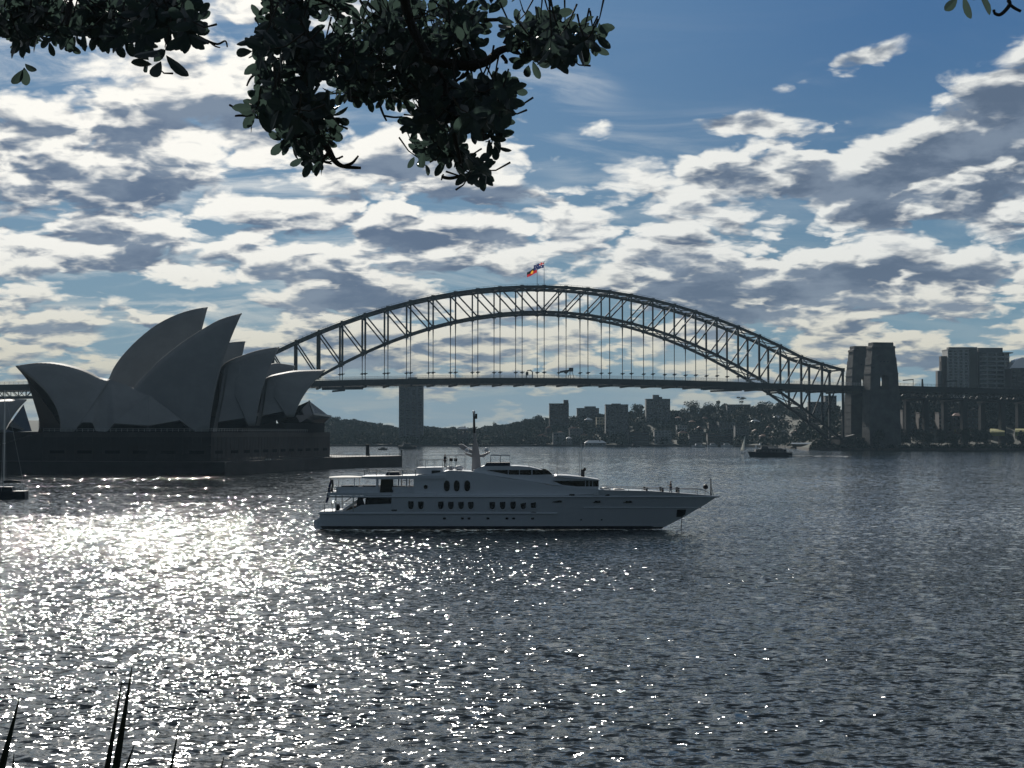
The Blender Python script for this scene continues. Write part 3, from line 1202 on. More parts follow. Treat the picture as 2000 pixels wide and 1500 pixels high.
# broadwalk and sea wall at the water's edge
bw = [(-260, 555), (-166, 546), (-91.5, 532), (-84.5, 560), (-76.0, 612), (-64.0, 653), (-45.4, 690), (-47, 698), (-70, 706), (-150, 800), (-330, 800)]
b = MB()
b.prism([Vector((x, y, -3)) for x, y in bw], (0, 0, 7.2))
b.build('broadwalk', M['conc'], oh)
b = MB()
edge = [Vector((x, y, 4.2)) for x, y in bw[1:8]]
for p, q in zip(edge, edge[1:]):
    L = (q - p).length
    for h in (0.55, 1.05):
        b.bar(p + Vector((0.1, 0.25, h)), q + Vector((0.1, 0.25, h)), 0.06)
    for i in range(int(L / 2.5)):
        c = p.lerp(q, i / int(L / 2.5)) + Vector((0.1, 0.25, 0))
        b.bar(c, c + Vector((0, 0, 1.05)), 0.09)
b.build('quay_railing', M['black'], oh)
b = MB()
for x in (455, 470):
    pass
b.prism([at(x, y, 574) for x, y in ((518, 896), (527, 896), (526.5, 913), (517.5, 913))], (0.3, 1.0, 0))
b.build('notice_panel', M['canvas'], oh)
# posts on the broadwalk
for px, h, w, lb in ((718, 4.3, 1.5, 'thick dark pier post standing on the broadwalk against the bright water'), (784, 2.2, 0.5, 'short mooring post at the outer end of the broadwalk')):
    p = at(px, 891, 690)
    k = thing('quay_post', (p.x, p.y, 4.2), lb, 'post')
    MB().box((p.x, p.y, 4.2), (w, w, h), 0, 0.9).build('post', M['black'], k)
    MB().box((p.x, p.y, 4.2 + h), (w * 1.25, w * 1.25, 0.3)).build('cap', M['black'], k)

# small pale restaurant shell at the left edge
rs = thing('restaurant_shell', at(10, 843, 575), 'small pale shell roof at the left edge beside the grand stairs', 'restaurant')
rs.location.z = 4.2


def pr(px, py, off=0.0):
    return on_plane(px, py, at(10, 843, 575) + NDIR * off, NDIR)


b = MB()
R = curve([pr(-70, 800), (pr(-30, 786)), pr(10, 781), pr(52, 781)], 14)
f0, f1 = pr(-30, 845, 9), pr(8, 845, 9)
for side in (1, -1):
    rows = []
    for i, r in enumerate(R):
        s = i / 14
        f = f0.lerp(f1, s) - (NDIR * 18 if side < 0 else Vector((0, 0, 0)))
        rows.append([r.lerp(f, j / 10) + (NDIR * side * 2.0 + Vector((0, 0, 0.6)) - ADIR * 0.8 * s) * 4 * (j / 10) * (1 - j / 10) for j in range(11)])
    b.grid(rows)
b.build('roof_shell', M['tile'], rs, smooth=True, solid=0.5)
b = MB()
b.prism([pr(46, 790, 0), pr(62, 842, 0), pr(8, 845, 7), ], -NDIR * 0.4)
b.prism([pr(46, 790, 0), pr(62, 842, 0), pr(8, 845, -7), ], -NDIR * 0.4)
b.build('glass_wall', M['glass'], rs)
b = MB()
b.prism([pr(21, 829, 7), pr(25, 824, 7), pr(48, 838.5, 5), pr(47, 840, 5), pr(20, 833, 7)], -NDIR * 3)
b.build('entrance_canopy', M['tile'], rs)
b = MB()
b.box(pr(0, 845, 0) - Vector((0, 0, 9)), (34, 26, 9), AX)
b.build('plinth', M['conc'], rs)

# ------------------------------------------------------------------ the motor yacht
YC = 229.0
yacht = thing('motor_yacht', at(1000, 1031, YC), 'long white three-deck motor yacht at anchor in mid harbour, bow to the right', 'yacht')
yacht.location.z = 0


def ya(px, py, hb):
    """Near-side point of the yacht hb metres from its centreline."""
    return at(px, py, YC - hb)


def mir(p):
    return Vector((p.x, 2 * YC - p.y, p.z))


def side_of(ps):
    ys = [p.y for p in ps]
    return -1 if max(ys) < YC else (1 if min(ys) > YC else 0)


def build_sides(b, name, m, parent, solid=0.0, smooth=False):
    """Near-side and far-side pieces become objects of their own."""
    return [q.build(name, m, parent, smooth, solid) for q in b.parts(side_of)][0]


def lerp_tab(tab, x):
    for (a, va), (b_, vb) in zip(tab, tab[1:]):
        if a <= x <= b_:
            return va + (vb - va) * (x - a) / (b_ - a) if b_ > a else vb
    return tab[0][1] if x < tab[0][0] else tab[-1][1]


HBD = [(613, 3.9), (700, 4.4), (800, 4.7), (1050, 4.7), (1100, 4.5), (1169, 4.0), (1225, 3.4), (1270, 2.75), (1312, 2.1), (1360, 1.2), (1397, 0.35), (1408, 0.06)]
HBW = [(613, 3.7), (800, 4.35), (1000, 4.2), (1100, 3.3), (1169, 2.35), (1225, 1.45), (1270, 0.6), (1296, 0.05), (1408, 0.05)]
STEM = [(1290, 1033), (1296, 1030), (1334.5, 1010.5), (1378, 985), (1397, 972.5), (1408, 970)]
TOPL = [(624, 999), (675, 998), (690, 994), (705, 986.5), (764, 984), (765, 967), (1100, 967), (1160, 964), (1169, 956.5), (1225, 958), (1270, 959), (1312, 962), (1360, 965.5), (1397, 968.5), (1408, 970)]


def hb_at(px, py):
    """Half beam of the hull side at a photo position."""
    bot = lerp_tab(STEM, px) if px > 1290 else 1031.0
    top = lerp_tab(TOPL, px)
    f = max(0.0, min(1.0, (bot - py) / max(6.0, bot - min(top, 985))))
    return lerp_tab(HBW, px) * (1 - f) + lerp_tab(HBD, px) * f


def hp(px, py, proud=0.0):
    return ya(px, py, hb_at(px, py) + proud)


HULLW = mat('yacht_hull_white', (0.72, 0.73, 0.75), 0.28, coat=0.3)
sts = [624, 640, 660, 675, 690, 705, 735, 764, 765.01] + [800 + 30 * i for i in range(12)] + [1160, 1169, 1197, 1225, 1248, 1270, 1292, 1312, 1336, 1360, 1380, 1397, 1408]
b = MB()
near_rows, far_rows = [], []
for s in sts:
    top = lerp_tab(TOPL, s)
    bot = lerp_tab(STEM, s) if s > 1290 else 1033.0
    row = [hp(s, bot + (top - bot) * q / 7) for q in range(8)]
    near_rows.append(row)
    far_rows.append([mir(p) for p in row])
b.grid(near_rows)
b.grid([list(reversed(r)) for r in far_rows])
for i in range(len(sts) - 1):          # deck
    b.quad(near_rows[i][-1], near_rows[i + 1][-1], far_rows[i + 1][-1], far_rows[i][-1])
b.quad(*near_rows[0], *reversed(far_rows[0]))
hull = b.build('hull', HULLW, yacht, smooth=False)
# stern: swim platform below the transom
b = MB()
prof = [(624, 1000), (629, 1007), (628.5, 1008.5), (613.5, 1017.5), (613.5, 1027), (616, 1033), (640, 1033), (640, 1000)]
pr_ = [ya(x, y, 3.8) for x, y in prof]
b.prism(pr_, (0, 7.6, 0))
b.build('swim_platform', HULLW, yacht)
# dark boot stripe at the waterline
b = MB()
rows = [[hp(s, 1027.5, 0.03), hp(s, 1033.5, 0.03)] for s in sts if s < 1290] + [[hp(1298, 1028.5, 0.03), hp(1292, 1033, 0.03)]]
b.grid(rows)
b.grid([[mir(p) for p in reversed(r)] for r in rows])
build_sides(b, 'boot_stripe', M['boot'], hull, solid=0.02)
# rub rails: full length under the upper bulwark, and low along the quarter
for y0, x0, x1, r in ((970.2, 640, 1404, 0.13), (1003.0, 622, 1088, 0.14), (991.5, 1140, 1370, 0.07)):
    b = MB()
    xs = [x0 + (x1 - x0) * i / 40 for i in range(41)]
    pts = [hp(x, y0, 0.04) for x in xs]
    b.tube(pts, r, 6)
    b.tube([mir(p) for p in pts], r, 6)
    build_sides(b, 'rub_rail', HULLW, hull)


def decal(px, py, w, h, m, name, parent, rnd=True, depth=0.05, frame=True):
    """Oval or rounded pane w x h pixels set in the yacht side, with a slim frame."""
    n = 20
    def ring(k_, pr):
        pts = []
        for i in range(n):
            a = 2 * math.pi * i / n
            e = 0.8 if rnd else 0.3
            cx, cy = math.cos(a), math.sin(a)
            x = math.copysign(abs(cx) ** e, cx) * w / 2 * k_
            y = math.copysign(abs(cy) ** (0.85 if rnd else 0.3), cy) * h / 2 * k_
            pts.append((px + x, py + y, pr))
        return pts
    hbm = hb_at(px, py) if py > 966 else SUPHB
    P = [ya(x, y, hbm + 0.03) for x, y, q in ring(1.0, 0)]
    o = MB().prism(P, (0, 0.2, 0)).build(name, m, parent)
    o2 = MB().prism([mir(p) for p in P], (0, -0.2, 0)).build(name, m, parent)
    if frame:
        f, f2 = MB(), MB()
        Q = [ya(x, y, hbm + 0.05) for x, y, q in ring(1.16, 0)]
        P2 = [ya(x, y, hbm + 0.05) for x, y, q in ring(0.98, 0)]
        for i in range(n):
            j = (i + 1) % n
            f.quad(P2[i], P2[j], Q[j], Q[i])
            f2.quad(mir(P2[j]), mir(P2[i]), mir(Q[i]), mir(Q[j]))
        f.build('frame', HULLW, o, solid=0.05)
        f2.build('frame', HULLW, o2, solid=0.05)
    return o


SUPHB = 4.0
for x in (802.5, 822, 861, 880.5, 900.5, 919.5, 961.5, 981.7, 1002, 1022):
    decal(x, 984.5, 11.5, 21, M['glass'], 'oval_window', hull)
decal(1041.7, 984, 11, 17, M['glass'], 'oval_window', hull, False)
for x, y, w, h in ((1087.5, 979.5, 21, 4), (1161.7, 980, 23, 4.2), (1222.7, 980, 23, 4.4), (1117, 961.5 + 5, 11, 3), (1185.7, 967, 10, 3), (770, 996.5, 11, 2.6), (1042, 1001, 11, 2.6)):
    decal(x, y, w, h, M['glass'], 'slot_window', hull, False, frame=False)
for x in (868, 903, 916, 953, 990, 1003, 1040):
    decal(x, 1012.5, 6.5, 4, M['glass'], 'porthole', hull, True, frame=False)
for x in (1135, 1175):
    decal(x, 1015, 3.6, 3.0, M['black'], 'porthole', hull, True, frame=False)
b = MB()
q = [(1322.5, 995.5), (1340, 995), (1338, 1005), (1332, 1009), (1321, 1009.5)]
P = [hp(x, y, 0.04) for x, y in q]
b.quad(*P).quad(*reversed([mir(p) for p in P]))
build_sides(b, 'anchor_pocket', M['black'], hull, solid=0.05)
b = MB()
cz = [ya(1332, 1008, 0.5), ya(1331.3, 1020, 0.5), ya(1330, 1037, 0.5)]
for i in range(24):
    s = i / 24
    p = cz[0].lerp(cz[2], s)
    b.box((p.x, p.y, p.z - 0.12), (0.10 if i % 2 else 0.05, 0.05 if i % 2 else 0.10, 0.17))
b.build('anchor_chain', M['black'], hull)


# ---- superstructure
def house(name, prof, hb, m, parent=None, taper=None):
    """Deck house: side profile in photo pixels, hb metres to each side of the centreline."""
    b = MB()
    P = [ya(x, y, hb) for x, y in prof]
    b.prism(P, (0, 2 * hb, 0))
    return b.build(name, m, parent or yacht)


SW = mat('superstructure_white', (0.74, 0.75, 0.77), 0.32, coat=0.2)
up_prof = [(808, 967), (808, 931), (812, 929), (845, 925), (866, 921.5), (875, 919), (897, 919.5), (920, 921), (943, 925), (965, 929.5), (992, 934.5), (1022, 938.5), (1050, 943), (1070, 947), (1090, 949.5), (1169, 955.5), (1169, 967)]
upper = house('upper_deckhouse', up_prof, SUPHB, SW)
pil = house('pilothouse', [(924, 921.5), (924, 918), (944, 910.5), (1012, 910), (1034, 911.8), (1046, 914.5), (1062, 919.5), (1079, 926.5), (1088, 931), (1074, 946)] + [(1022, 938), (965, 929)], 3.3, SW)
fl = [(950, 918.2), (1066, 917.5), (1073, 921), (1079, 926.3), (1040, 927.6), (993, 926.5)]
for i, q in enumerate(([fl[0], (992, 918), (992, 926.5)], [(993.5, 918), (1014, 917.9), (1014, 927.1), (993.5, 926.6)], [(1015.5, 917.9), (1038, 917.7), (1038, 927.5), (1015.5, 927.1)], [(1040, 917.7), (1066, 917.5), (1073, 921), (1079, 926.3), (1040, 927.5)])):
    P = [ya(x, y, 3.33) for x, y in q]
    b = MB()
    b.prism(P, (0, 0.2, 0)).prism([mir(p) for p in P], (0, -0.2, 0))
    build_sides(b, 'window', M['glass'], pil)
obs = house('forward_lounge', [(1072, 946), (1078, 939), (1086, 931), (1169, 938), (1169, 955), (1110, 951)], 3.6, SW)
band = [(1079, 939), (1168.7, 938.6), (1168.7, 950), (1125, 950), (1099, 947)]
P = [ya(x, y, 3.63) for x, y in band]
b = MB()
b.prism(P, (0, 0.2, 0)).prism([mir(p) for p in P], (0, -0.2, 0))
b.prism([ya(1169, 939, 3.3), ya(1169.4, 939, 3.3), ya(1169.4, 950, 3.3), ya(1169, 950, 3.3)], (0, 6.6, 0))
build_sides(b, 'window_band', M['glass'], obs)
b = MB()
for x in (1143, 1150, 1157):
    b.prism([ya(x, 938.6, 3.66), ya(x + 1.1, 938.6, 3.66), ya(x + 1.1, 950, 3.66), ya(x, 950, 3.66)], (0, 0.1, 0))
build_sides(b, 'window_mullions', SW, obs)
b = MB()
b.prism([ya(x, y, 3.9) for x, y in ((1082, 931), (1088, 928.2), (1110, 929), (1140, 932), (1172, 937), (1171, 938.4), (1120, 935))], (0, 7.8, 0))
b.build('visor_roof', SW, obs)
b = MB()
b.prism([ya(x, y, 4.03) for x, y in ((965, 936.2), (1000, 938.6), (1070, 949), (1066, 950.5), (1020, 944.5), (960, 938))], (0, 0.12, 0))
b.build('styling_crease', SW, upper)
for x in (872.7, 892, 912.5):
    decal(x, 949, 12, 22, M['glass'], 'oval_window', upper)
decal(831.5, 951, 8, 8, M['glass'], 'round_window', upper)

# ---- aft decks: floors, roofs, pillars, open salon
b = MB()
b.prism([ya(x, y, 4.5) for x, y in ((637, 962), (850, 962.5), (850, 967.5), (700, 968), (641, 967.5))], (0, 9.0, 0))
b.build('upper_deck_floor', SW, yacht)
b = MB()
b.prism([ya(x, y, 4.2) for x, y in ((705, 930.5), (870, 928), (870, 935), (740, 936), (712, 934.5))], (0, 8.4, 0))
roof = b.build('sun_deck_floor', SW, yacht)
b = MB()
rows = []
for i in range(9):
    s = i / 8
    rows.append([ya(643 + 68 * s, 933.5 - 0.6 * s - 2.0 * math.sin(math.pi * s) * (1 - (2 * q / 8 - 1) ** 2) - 1.5 * (1 - (2 * q / 8 - 1) ** 2), 4.0 - q) for q in range(9)])
b.grid(rows)
b.build('awning', M['canvas'], yacht, solid=0.12)
b = MB()
for x in (650, 692, 737):
    for s in (1, -1):
        p, q = ya(x, 962, 3.9), ya(x, 934, 3.9)
        if s < 0:
            p, q = mir(p), mir(q)
        b.bar(p, q, 0.10 if x < 730 else 0.32)
build_sides(b, 'awning_poles', SW, yacht)
# upper salon: solid dark glass aft, open between pillars forward
sal = MB()
sal.prism([ya(x, y, 3.3) for x, y in ((744, 935.5), (768, 935.5), (768, 962), (742, 962))], (0, 6.6, 0))
sal = sal.build('upper_salon', M['glass'], yacht)
b = MB()
for s in (1, -1):
    for x, w in ((777, 2.4), (793, 2.4), (808, 3.0)):
        P = [ya(x, 935.5, 3.3), ya(x + w, 935.5, 3.3), ya(x + w, 951, 3.3), ya(x, 951, 3.3)]
        if s < 0:
            P = [mir(p) for p in P]
        b.prism(P, (0, 0.3 * s, 0))
    P = [ya(766, 951, 3.3), ya(812, 951, 3.3), ya(812, 962, 3.3), ya(766, 962, 3.3)]
    if s < 0:
        P = [mir(p) for p in P]
    b.prism(P, (0, 0.3 * s, 0))
build_sides(b, 'salon_pillars', SW, sal)
# seating and bulwark on the upper aft deck
b = MB()
b.prism([ya(x, y, 3.9) for x, y in ((657, 951), (742, 950.5), (742, 962), (657, 962))], (0, 0.25, 0))
b.prism([mir(ya(x, y, 3.9)) for x, y in ((657, 951), (742, 950.5), (742, 962), (657, 962))], (0, -0.25, 0))
build_sides(b, 'upper_bulwark', SW, yacht)
b = MB()
for x0, x1, hb in ((664, 700, 3.0), (706, 738, 2.6)):
    b.prism([ya(x, y, hb) for x, y in ((x0, 951), (x0 + 4, 949), (x1 - 4, 949), (x1, 951), (x1, 962), (x0, 962))], (0, 1.1, 0))
build_sides(b, 'sofas', M['cloth'], yacht)
b = MB()
for s in (1, -1):
    pts = [ya(640, 952, 4.2), ya(657, 951, 4.2)]
    for z in (0, 4, 8):
        p, q = ya(640, 953 + z, 4.2), ya(657, 952 + z, 4.2)
        b.bar(p if s > 0 else mir(p), q if s > 0 else mir(q), 0.05)
    for x in (640, 648, 657):
        p, q = ya(x, 952.5, 4.2), ya(x, 962, 4.2)
        b.bar(p if s > 0 else mir(p), q if s > 0 else mir(q), 0.06)
for z in (0, 4, 8):
    b.bar(ya(640, 953 + z, 4.2), mir(ya(640, 953 + z, 4.2)), 0.05)
build_sides(b, 'aft_railing', M['chrome'], yacht)
# main deck aft: recessed salon, cabin wall, stairs
b = MB()
b.prism([ya(x, y, 3.5) for x, y in ((714, 968), (768, 968), (768, 998), (712, 998))], (0, 7.0, 0))
b.build('main_salon', M['glass'], yacht)
b = MB()
for s in (1, -1):
    P = [ya(x, y, 4.45) for x, y in ((778, 967.5), (784, 967.5), (784, 984), (768, 984), (778, 979))]
    if s < 0:
        P = [mir(p) for p in P]
    b.prism(P, (0, 0.3 * s, 0))
build_sides(b, 'side_wing', SW, yacht)
for s in (1, -1):
    b = MB()
    for i in range(8):
        p = ya(672 + i * 5.2, 995 - i * 3.4, 2.6)
        q = p + Vector((0, 1.1, 0))
        if s < 0:
            p, q = mir(p), mir(q)
        b.bar(p, q, 0.36, 0.09)
    for o_ in (2.6, 1.5):
        p, q = ya(670, 997, o_), ya(712, 969.5, o_)
        b.bar(p if s > 0 else mir(p), q if s > 0 else mir(q), 0.12, 0.3)
        p, q = ya(668, 983, o_), ya(706, 957, o_)
        b.bar(p if s > 0 else mir(p), q if s > 0 else mir(q), 0.06)
    build_sides(b, 'stairs', SW, yacht)
b = MB()
for s in (1, -1):
    for x in (634, 650, 656, 690):
        p, q = ya(x, 999, 4.2), ya(x, 967, 4.2)
        if x in (634, 650):
            q = ya(x, 984, 4.2)
        b.bar(p if s > 0 else mir(p), q if s > 0 else mir(q), 0.09 if x < 655 else 0.16)
    p, q = ya(630, 984.5, 4.2), ya(690, 984, 4.2)
    b.bar(p if s > 0 else mir(p), q if s > 0 else mir(q), 0.07)
build_sides(b, 'cockpit_railing', M['chrome'], yacht)
b = MB()
b.prism([ya(x, y, 2.2) for x, y in ((676, 990), (700, 990), (700, 998), (676, 998))], (0, 4.4, 0))
b.build('cockpit_table', M['teak'], yacht)
# sun deck: rails, bar, dark sun pads
b = MB()
for s in (1, -1):
    for x in (712, 735, 760, 786, 812):
        p, q = ya(x, 929, 4.0), ya(x, 918.5, 4.0)
        b.bar(p if s > 0 else mir(p), q if s > 0 else mir(q), 0.11)
    for y in (918.5, 922.5):
        p, q = ya(711, y, 4.0), ya(813, y - 0.4, 4.0)
        b.bar(p if s > 0 else mir(p), q if s > 0 else mir(q), 0.07)
build_sides(b, 'sun_deck_railing', M['chrome'], yacht)
b = MB()
b.prism([ya(x, y, 3.0) for x, y in ((813, 913.5), (864, 912.5), (866, 925), (813, 926))], (0, 6.0, 0))
bar_ = b.build('sun_deck_bar', SW, yacht)
b = MB()
b.prism([ya(x, y, 3.03) for x, y in ((843, 919), (860, 919), (860, 925), (843, 925))], (0, 0.1, 0))
b.build('hatch', M['black'], bar_)
b = MB()
for x in (815, 831, 848, 864):
    b.bar(ya(x, 913, 2.9), ya(x, 899, 2.9), 0.06).bar(mir(ya(x, 913, 2.9)), mir(ya(x, 899, 2.9)), 0.06)
b.bar(ya(815, 899, 2.9), ya(864, 898.5, 2.9), 0.05)
b.bar(mir(ya(815, 899, 2.9)), mir(ya(864, 898.5, 2.9)), 0.05)
build_sides(b, 'bar_railing', M['chrome'], bar_)
b = MB()
for x0, x1 in ((872, 908), (958, 996)):
    for s in (1, -1):
        p = [ya(x0, 918 if x0 < 900 else 908, 2.4), ya(x0, 889.5, 2.4), ya(x1, 889.5, 2.4), ya(x1, 918 if x0 < 900 else 908, 2.4)]
        if s < 0:
            p = [mir(q) for q in p]
        b.tube(p, 0.05, 5)
        m1 = [(a + c) / 2 for a, c in zip(p[:2], reversed(p[2:]))]
        b.tube(m1, 0.05, 5)
build_sides(b, 'awning_frames', M['chrome'], yacht)
b = MB()
b.prism([ya(x, y, 2.6) for x, y in ((946, 910.5), (950, 904), (996, 903.3), (996, 910))], (0, 5.2, 0))
b.build('sun_pads', M['cloth'], yacht)
b = MB()
for x in (881, 890):
    b.prism([ya(x - 3, 895, 2.2), ya(x + 3, 895, 2.2), ya(x + 3, 901, 2.2), ya(x - 3, 901, 2.2)], (0, 0.5, 0))
    b.bar(ya(x, 901, 2.0), ya(x, 918, 2.0), 0.07)
build_sides(b, 'loudspeakers', M['black'], yacht)
b = MB()
for x, r in ((880, 5.5), (897, 6.5)):
    b.ball(ya(x, 914, 0.6), r * 0.07, 10, 6, (1.5, 1, 0.8))
build_sides(b, 'jet_ski_hulls', SW, yacht)
# mast
b = MB()
b.prism([ya(x, y, 0.8) for x, y in ((921, 921), (922, 900), (922, 884), (922.5, 872), (925, 862), (925, 846), (929, 846), (930, 860), (934, 872), (936, 884), (938, 900), (940, 921))], (0, 1.6, 0))
MASTM = mat('mast_grey', (0.42, 0.40, 0.40), 0.4)
mast = b.build('mast', MASTM, yacht)
b = MB()
b.prism([ya(x, y, 1.3) for x, y in ((895, 868), (903, 867.6), (913, 874), (924, 881), (924, 887), (912, 883), (899, 876))], (0, 2.6, 0))
b.build('radar_wing', MASTM, mast)
b = MB()
b.prism([ya(x, y, 0.7) for x, y in ((908, 884.5), (922, 888), (940, 888), (957, 882), (958, 884), (945, 893), (920, 893), (910, 888))], (0, 1.4, 0))
b.build('spreader', MASTM, mast)
b = MB()
b.tube([ya(926.5, 846, 0), ya(926, 826, 0), ya(925.5, 805, 0)], 0.20, 6, 0.12)
b.bar(ya(930, 808, 0), ya(930, 818, 0), 0.3, 0.3)
b.bar(ya(925, 814, 0), ya(931, 814, 0), 0.08)
b.build('mast_pole', M['black'], mast)
MB().ball(ya(925.5, 805, 0), 0.22, 8, 5).build('masthead_lamp', SW, mast)
b = MB()
for x, y in ((912, 880), (950, 879)):
    b.ball(ya(x, y, 1.6), 0.34, 10, 6)
build_sides(b, 'radomes', SW, mast)
b = MB()
for x, y0, y1, hb in ((1088, 929, 874, 1.5), (1135, 931, 862, 0.0), (1131.5, 931, 880, -1.4), (812, 914, 896, 2.0), (878, 918, 888, 1.0), (1033, 913, 902, 0.5)):
    b.tube([ya(x, y0, hb), ya(x, y1, hb)], 0.055, 5, 0.03)
b.build('whip_antennas', M['chrome'], yacht)
b = MB()
b.box(ya(1138, 931, 0), (0.5, 0.4, 1.0)).bar(ya(1138, 926, 0), ya(1141, 915, 0), 0.2).bar(ya(1139.5, 915, 0), ya(1144, 918, 0), 0.4)
b.build('searchlight', M['black'], yacht)
# foredeck: railing, bollards, windlass, jackstaff, black anchor ball
b = MB()
for s in (1, -1):
    pts = []
    for x, y in ((1180, 952.5), (1225, 953), (1270, 954), (1312, 955), (1345, 955), (1362, 955.2), (1374, 957), (1384, 962)):
        p = hp(x, max(y, lerp_tab(TOPL, x)), -0.15)
        p = Vector((p.x, p.y, ya(x, y, hb_at(x, 970)).z))
        pts.append(p if s > 0 else mir(p))
    b.tube(pts, 0.05, 5)
    for x in (1190, 1228, 1254, 1290, 1325, 1362):
        p = hp(x, lerp_tab(TOPL, x), -0.15)
        q = Vector((p.x, p.y, ya(x, 954.6, 2).z))
        b.bar(p if s > 0 else mir(p), q if s > 0 else mir(q), 0.07)
build_sides(b, 'bow_railing', M['chrome'], yacht)
b = MB()
for x, hb in ((1263, 2.0), (1294, 1.6), (1325, 1.2)):
    p = ya(x, 963, hb)
    b.box((p.x, p.y, p.z), (0.28, 0.28, 0.75)).box((mir(p).x, mir(p).y, p.z), (0.28, 0.28, 0.75))
build_sides(b, 'bollards', M['black'], yacht)
b = MB()
for x0, x1, y0 in ((1172, 1195, 953.5), (1198, 1222, 954.5)):
    b.prism([ya(x, y, 1.6) for x, y in ((x0, y0 + 4), (x0 + 3, y0), (x0 + 12, y0 - 0.8), (x1 - 3, y0 + 0.5), (x1, y0 + 4))], (0, 3.2, 0))
build_sides(b, 'covered_tender', M['canvas'], yacht)
b = MB()
b.tube([ya(1388.5, 968, 0), ya(1388.5, 934.5, 0)], 0.10, 6, 0.06)
b.tube([ya(1394, 969, 0), ya(1390, 952, 0)], 0.04, 5)
b.build('jackstaff', M['black'], yacht)
ab = MB().ball((0, 0, 0), 0.36, 14, 9).build('anchor_ball', M['black'])
ab.location = ya(1378, 951, 0)
tag(ab, 'black ball hoisted over the bow of the white motor yacht', 'anchor ball')
b = MB()
b.tube([ya(1378, 956.2, 0), ya(1376, 968, 0)], 0.035, 5).tube([ya(1379, 946, 0), ya(1388, 936, 0)], 0.02, 4)
b.build('ball_stay', M['black'], yacht)
b = MB()
for x, w, h in ((668, 6, 8), (700, 7, 7), (722, 5, 9)):
    b.prism([ya(x, 962 - h, 3.7), ya(x + w, 962 - h, 3.7), ya(x + w, 962, 3.7), ya(x, 962, 3.7)], (0, 0.8, 0))
b = MB().prism([ya(x, y, 1.5) for x, y in ((752, 929), (756, 922), (778, 921.5), (783, 929))], (0, 3.0, 0))
b.build('sun_loungers', M['cloth'], yacht)
MB().prism([ya(x, y, 3.6) for x, y in ((699, 969), (706, 969), (712, 986), (705, 998), (694, 998))], (0, 0.5, 0)).build('gangway', M['black'], yacht)
MB().tube([ya(x, y, 4.5) for x, y in ((649, 936), (650, 948), (647, 961))], 0.14, 6).build('hanging_hose', M['black'], yacht)
MB().ball(ya(660, 991, 3.9), 0.32, 8, 6, (1, 1, 1.4)).build('fender', M['black'], yacht)
# drooping ensign at the stern
k = thing('ensign_staff', ya(634, 966, 0), 'raked staff with a drooping dark ensign at the stern of the motor yacht', 'flag')
MB().tube([ya(645, 967, 3.4), ya(646, 934, 3.4)], 0.06, 5).build('staff', M['black'], k)
rows = []
for i in range(9):
    s = i / 8
    rows.append([ya(646 - 12 * s ** 1.1 - 1.5 * math.sin(s * 5) + q * (1.6 + 1.2 * math.sin(s * 3)), 936 + 46 * s, 3.5 + 0.16 * math.sin(q * 2.2 + s * 3)) for q in (0, 1, 2)])
MB().grid(rows).build('flag', F_BLUE, k, smooth=True, solid=0.03)

# ------------------------------------------------------------------ far shores
M['grass'] = mat('shore_ground', (0.028, 0.036, 0.022), 0.95, var=0.4, vscale=0.02)
M['lawn'] = mat('dry_lawn', (0.30, 0.30, 0.10), 0.95, var=0.25, vscale=0.1)
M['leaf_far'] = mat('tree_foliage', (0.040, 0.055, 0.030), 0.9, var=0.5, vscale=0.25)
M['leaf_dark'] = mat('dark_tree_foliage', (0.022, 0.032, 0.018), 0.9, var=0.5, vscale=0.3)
M['bark'] = mat('bark', (0.07, 0.055, 0.045), 0.9)
M['brick'] = mat('brown_brick', (0.10, 0.088, 0.085), 0.9, var=0.2, vscale=0.3)
M['render'] = mat('pale_render', (0.40, 0.40, 0.40), 0.85, var=0.15, vscale=0.15)
M['cream'] = mat('cream_render', (0.48, 0.43, 0.30), 0.85, var=0.15, vscale=0.15)
M['greyc'] = mat('grey_concrete', (0.17, 0.175, 0.18), 0.85, var=0.2, vscale=0.15)
M['tin'] = mat('pale_metal_roof', (0.55, 0.56, 0.57), 0.25, metal=0.6)
M['tileroof'] = mat('terracotta_roof', (0.19, 0.09, 0.06), 0.8, var=0.3, vscale=0.5)
M['stone'] = mat('sandstone_seawall', (0.08, 0.072, 0.062), 0.9, var=0.45, vscale=0.4)


def lerp_pts(tab, x):
    return lerp_tab(tab, x)


# crest line of the land: (photo column, crest row, distance of the crest)
CREST = [(-900, 800, 2300), (500, 812, 2300), (640, 820, 2300), (690, 822, 2300), (740, 828, 2300), (780, 838, 2350), (826, 834, 2350), (860, 838, 2350), (930, 837, 2350), (990, 830, 2300), (1040, 820, 2150), (1073, 820, 2080), (1120, 812, 2080), (1180, 804, 2080), (1240, 800, 2080), (1330, 800, 2080), (1400, 793, 2080), (1480, 791, 2080), (1560, 796, 2000), (1640, 788, 1800), (1720, 770, 1700), (1760, 764, 1680), (2050, 764, 1680), (2900, 780, 1680)]
SHORE = [(-900, 1830), (640, 1830), (800, 1830), (930, 1790), (1060, 1830), (1200, 1830), (1430, 1780), (1520, 1640), (1560, 1480), (1582, 1372), (1640, 1352), (1760, 1350), (2900, 1330)]


def land_z(px, Y):
    """Height of the land at photo column px and distance Y."""
    ys = lerp_tab(SHORE, px)
    cy = [(a, c) for a, b_, c in CREST]
    cr = [(a, b_) for a, b_, c in CREST]
    yc, rc = lerp_tab(cy, px), lerp_tab(cr, px)
    zc = H + (HOR - rc) / FPX * yc
    if Y <= ys:
        return 1.6
    s = min(1.0, (Y - ys) / (yc - ys))
    s = s * s * (3 - 2 * s) if zc > 14 else s
    return 1.6 + (zc - 9.0 - 1.6) * s ** 1.15


